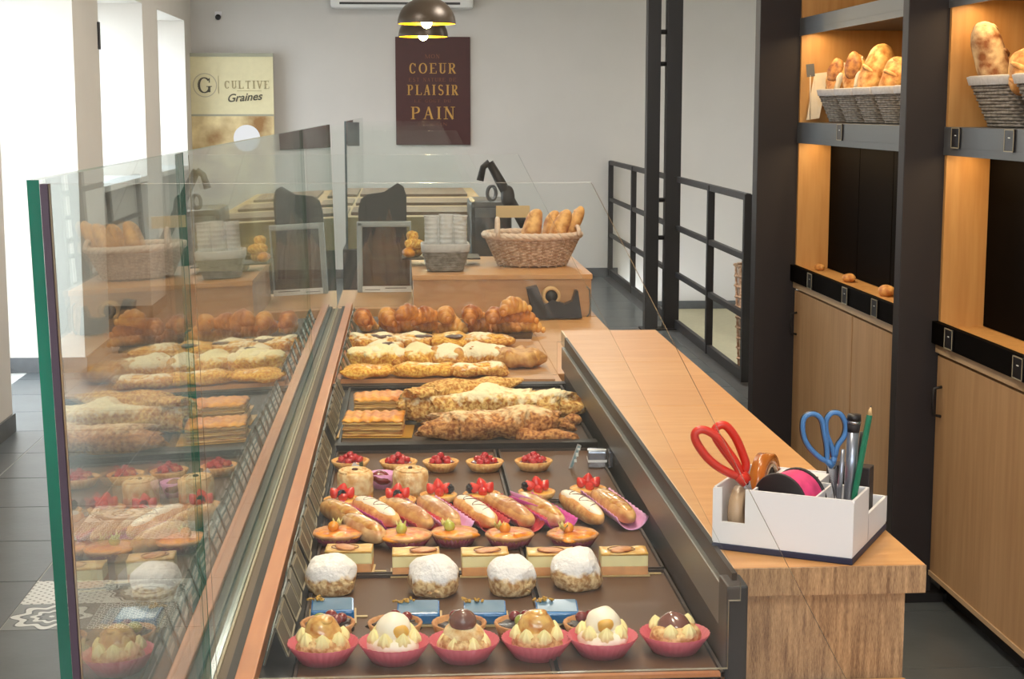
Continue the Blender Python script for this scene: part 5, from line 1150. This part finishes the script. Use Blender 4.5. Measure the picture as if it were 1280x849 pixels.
# --- danish board and danishes
ZD = .8305
brd = thing('danish_board', 'light wooden board under the sugared danishes', 'board', (0, 0, 0))
q = [atz(*p, .842) for p in ((426, 474), (694, 474), (664, 424), (436, 424))]
MB().prism([(p.x, p.y) for p in q], .8305, .842, 'XY').build('board', M['boxw'], brd)
ZB = .8425
def PD(x, y, z=ZB): p = atz(x, y, z); return Vector((p.x, p.y, z))
def danish(px, py, wx, wy, hz, mt, label, horn=0, filling=False, seed=0):
    c = PD(px, py); t = thing('danish', label, 'pastry', c, random.uniform(-.3, .3), 'sugared danishes on the wooden board')
    def fn(p):
        q = p.copy(); q.z *= 1+.18*math.sin(p.x/wx*9+seed); return q
    MB().blob((0, 0, hz*.5), (wx/2, wy/2, hz*.52), .16, 28, seed, 30, 34, power=.82, flat=-hz*.48, fn=fn, amp2=.09, ax=1).build('dough', M[mt], t)
    if horn:
        for s in (-1, 1): MB().blob((s*wx*.30, -wy*.25, hz*.62), (wx*.13, wy*.14, hz*.42), .15, 40, seed+s, 14, 10).build('dough_fold', M['crois2'], t)
    else:
        MB().blob((wx*.06, -wy*.06, hz*.80), (wx*.30, wy*.28, hz*.26), .2, 50, seed, 16, 10).build('dough_fold', M['danish' if mt == 'danish2' else 'danish2'], t)
    if filling: MB().blob((wx*.15, -wy*.2, hz*.95), (wx*.2, wy*.2, hz*.14), .3, 60, seed, 12, 8).build('dark_filling', M['raisin'], t)
random.seed(5)
dl = [((459, 471), .135, .10, .030, 'danish2', 'leftmost flat yellow danish at the front edge of the board', 0, 0), ((530, 470), .165, .10, .034, 'danish2', 'wide flat sugared danish in the middle of the front edge', 0, 0), ((601, 470), .150, .10, .034, 'danish', 'right flat sugared danish at the front edge of the board', 0, 0),
  ((467, 457), .125, .15, .052, 'danish2', 'leftmost plump yellow danish in the second row', 0, 0), ((492, 455), .08, .14, .044, 'danish', 'narrow sugared danish beside the plump yellow one', 0, 0), ((524, 455), .11, .15, .050, 'danish2', 'yellow folded danish, third of second row', 0, 0), ((563, 455), .12, .15, .050, 'danish', 'sugar-topped danish with two brown folds', 1, 0), ((606, 454), .12, .15, .052, 'danish', 'sugar-topped danish right of the two-fold one', 1, 0), ((648, 458), .12, .13, .050, 'pastry', 'rightmost brown danish with pointed corners', 1, 0),
  ((466, 433), .15, .15, .036, 'danish', 'back-row pale danish at left end of the board', 0, 1), ((518, 433), .14, .15, .036, 'danish', 'back-row danish with dark filling, second from left', 0, 1), ((563, 432), .13, .15, .034, 'danish2', 'back-row yellow danish above dark filling', 0, 1), ((606, 432), .15, .15, .034, 'danish', 'back-row long sugared danish at the right', 0, 0), ((480, 445), .10, .12, .040, 'danish', 'purple-tinged sugared danish between first and second rows', 0, 1)]
for k, ((px, py), wx, wy, hz, mt, lb_, hn, fl_) in enumerate(dl): danish(px, py, wx, wy, hz, mt, lb_, hn, fl_, k+3)

# --- croissant tray and croissants
q = [atz(*p, .844) for p in ((440, 419), (664, 421), (668, 402), (444, 395))]
cb_ = thing('croissant_board', 'dark brown board under the pile of croissants', 'board', (0, 0, 0)); MB().prism([(p.x, p.y) for p in q], .831, .844, 'XY').build('board', M['rackdark'], cb_)
def croissant_mesh(seed, mt, s=1.0):
    m = MB(); n = 7
    # crescent of overlapping rolled segments
    for k in range(n):
        f = (k-(n-1)/2)/((n-1)/2); a = f*.85; R0 = .058; x = R0*math.sin(a); y = R0*math.cos(a)-R0; r = .026*(1-.62*abs(f)**1.5)
        m.blob((0, 0, 0), (r*.72, r*1.02, r*.98), .05, 60, seed*10+k, 18, 12, 0, Tr(x, y, r*.92, rz=-a))
    return m
crm = []
for s_ in range(6):
    m = croissant_mesh(s_, 0); crm.append(m.mesh('rolled_dough', M['crois' if s_ % 3 else 'crois2']))
def croissant(px, py, z, rz, label, k, sc_=1.0, tilt=0):
    p = atz(px, py, z+.02); t = thing('croissant', label, 'croissant', (p.x, p.y, z), rz, 'pile of croissants')
    o_ = obj('rolled_dough', crm[k % 6], t); t.scale = (sc_,)*3; t.rotation_euler = (0, tilt, rz)
zl, zu = .8445, .882
cl = [((458, 406), zl, 75, 'lower croissant at left end of the pile'), ((503, 408), zl, 15, 'lower shadowed croissant, second from left in the pile'), ((534, 408), zl, 20, 'lower croissant, third from left in the pile'), ((566, 409), zl, -15, 'lower croissant under the middle of the pile'), ((599, 408), zl, 30, 'lower croissant right of the middle of the pile'), ((633, 408), zl, -20, 'lower croissant second from right in the pile'), ((659, 407), zl, 25, 'lower pale croissant at right end of the pile'),
  ((484, 405), zl, 95, 'large rounded croissant seen end-on at left of pile'),
  ((453, 399), zu, 80, 'upper croissant at the left end of the pile'), ((484, 397), zu, 92, 'upper round-nosed croissant, second from left'), ((509, 393), zu+.012, 35, 'high bright croissant above the left part of pile'), ((531, 396), zu, 25, 'upper croissant just right of the bright high one'), ((557, 396), zu, 75, 'upper upright oval croissant in the middle of pile'), ((589, 394), zu+.006, 65, 'upper croissant with pointed lower end, right of middle'), ((618, 397), zu, 60, 'upper slanting croissant left of the top one'), ((641, 384), zu+.040, 30, 'topmost croissant of the right heap'), ((649, 395), zu+.008, 15, 'croissant lying directly under the topmost one')]
for k, ((px, py), z, rz, lb_) in enumerate(cl): croissant(px, py, z, R(rz), lb_, k, 1.08 if z == zl else 1.12, R(((-1)**k)*6))
m = MB(); random.seed(8)
for k in range(60):
    p = atz(random.uniform(455, 560), random.uniform(417, 421), .8445); m.box(p.x-.006, p.x+.006, p.y-.003, p.y+.003, .8446, .8446+random.uniform(.001, .004))
tag(m.build('crust_flakes', M['crois2']), 'brown crust flakes scattered before the croissants', 'flakes', kind='stuff')
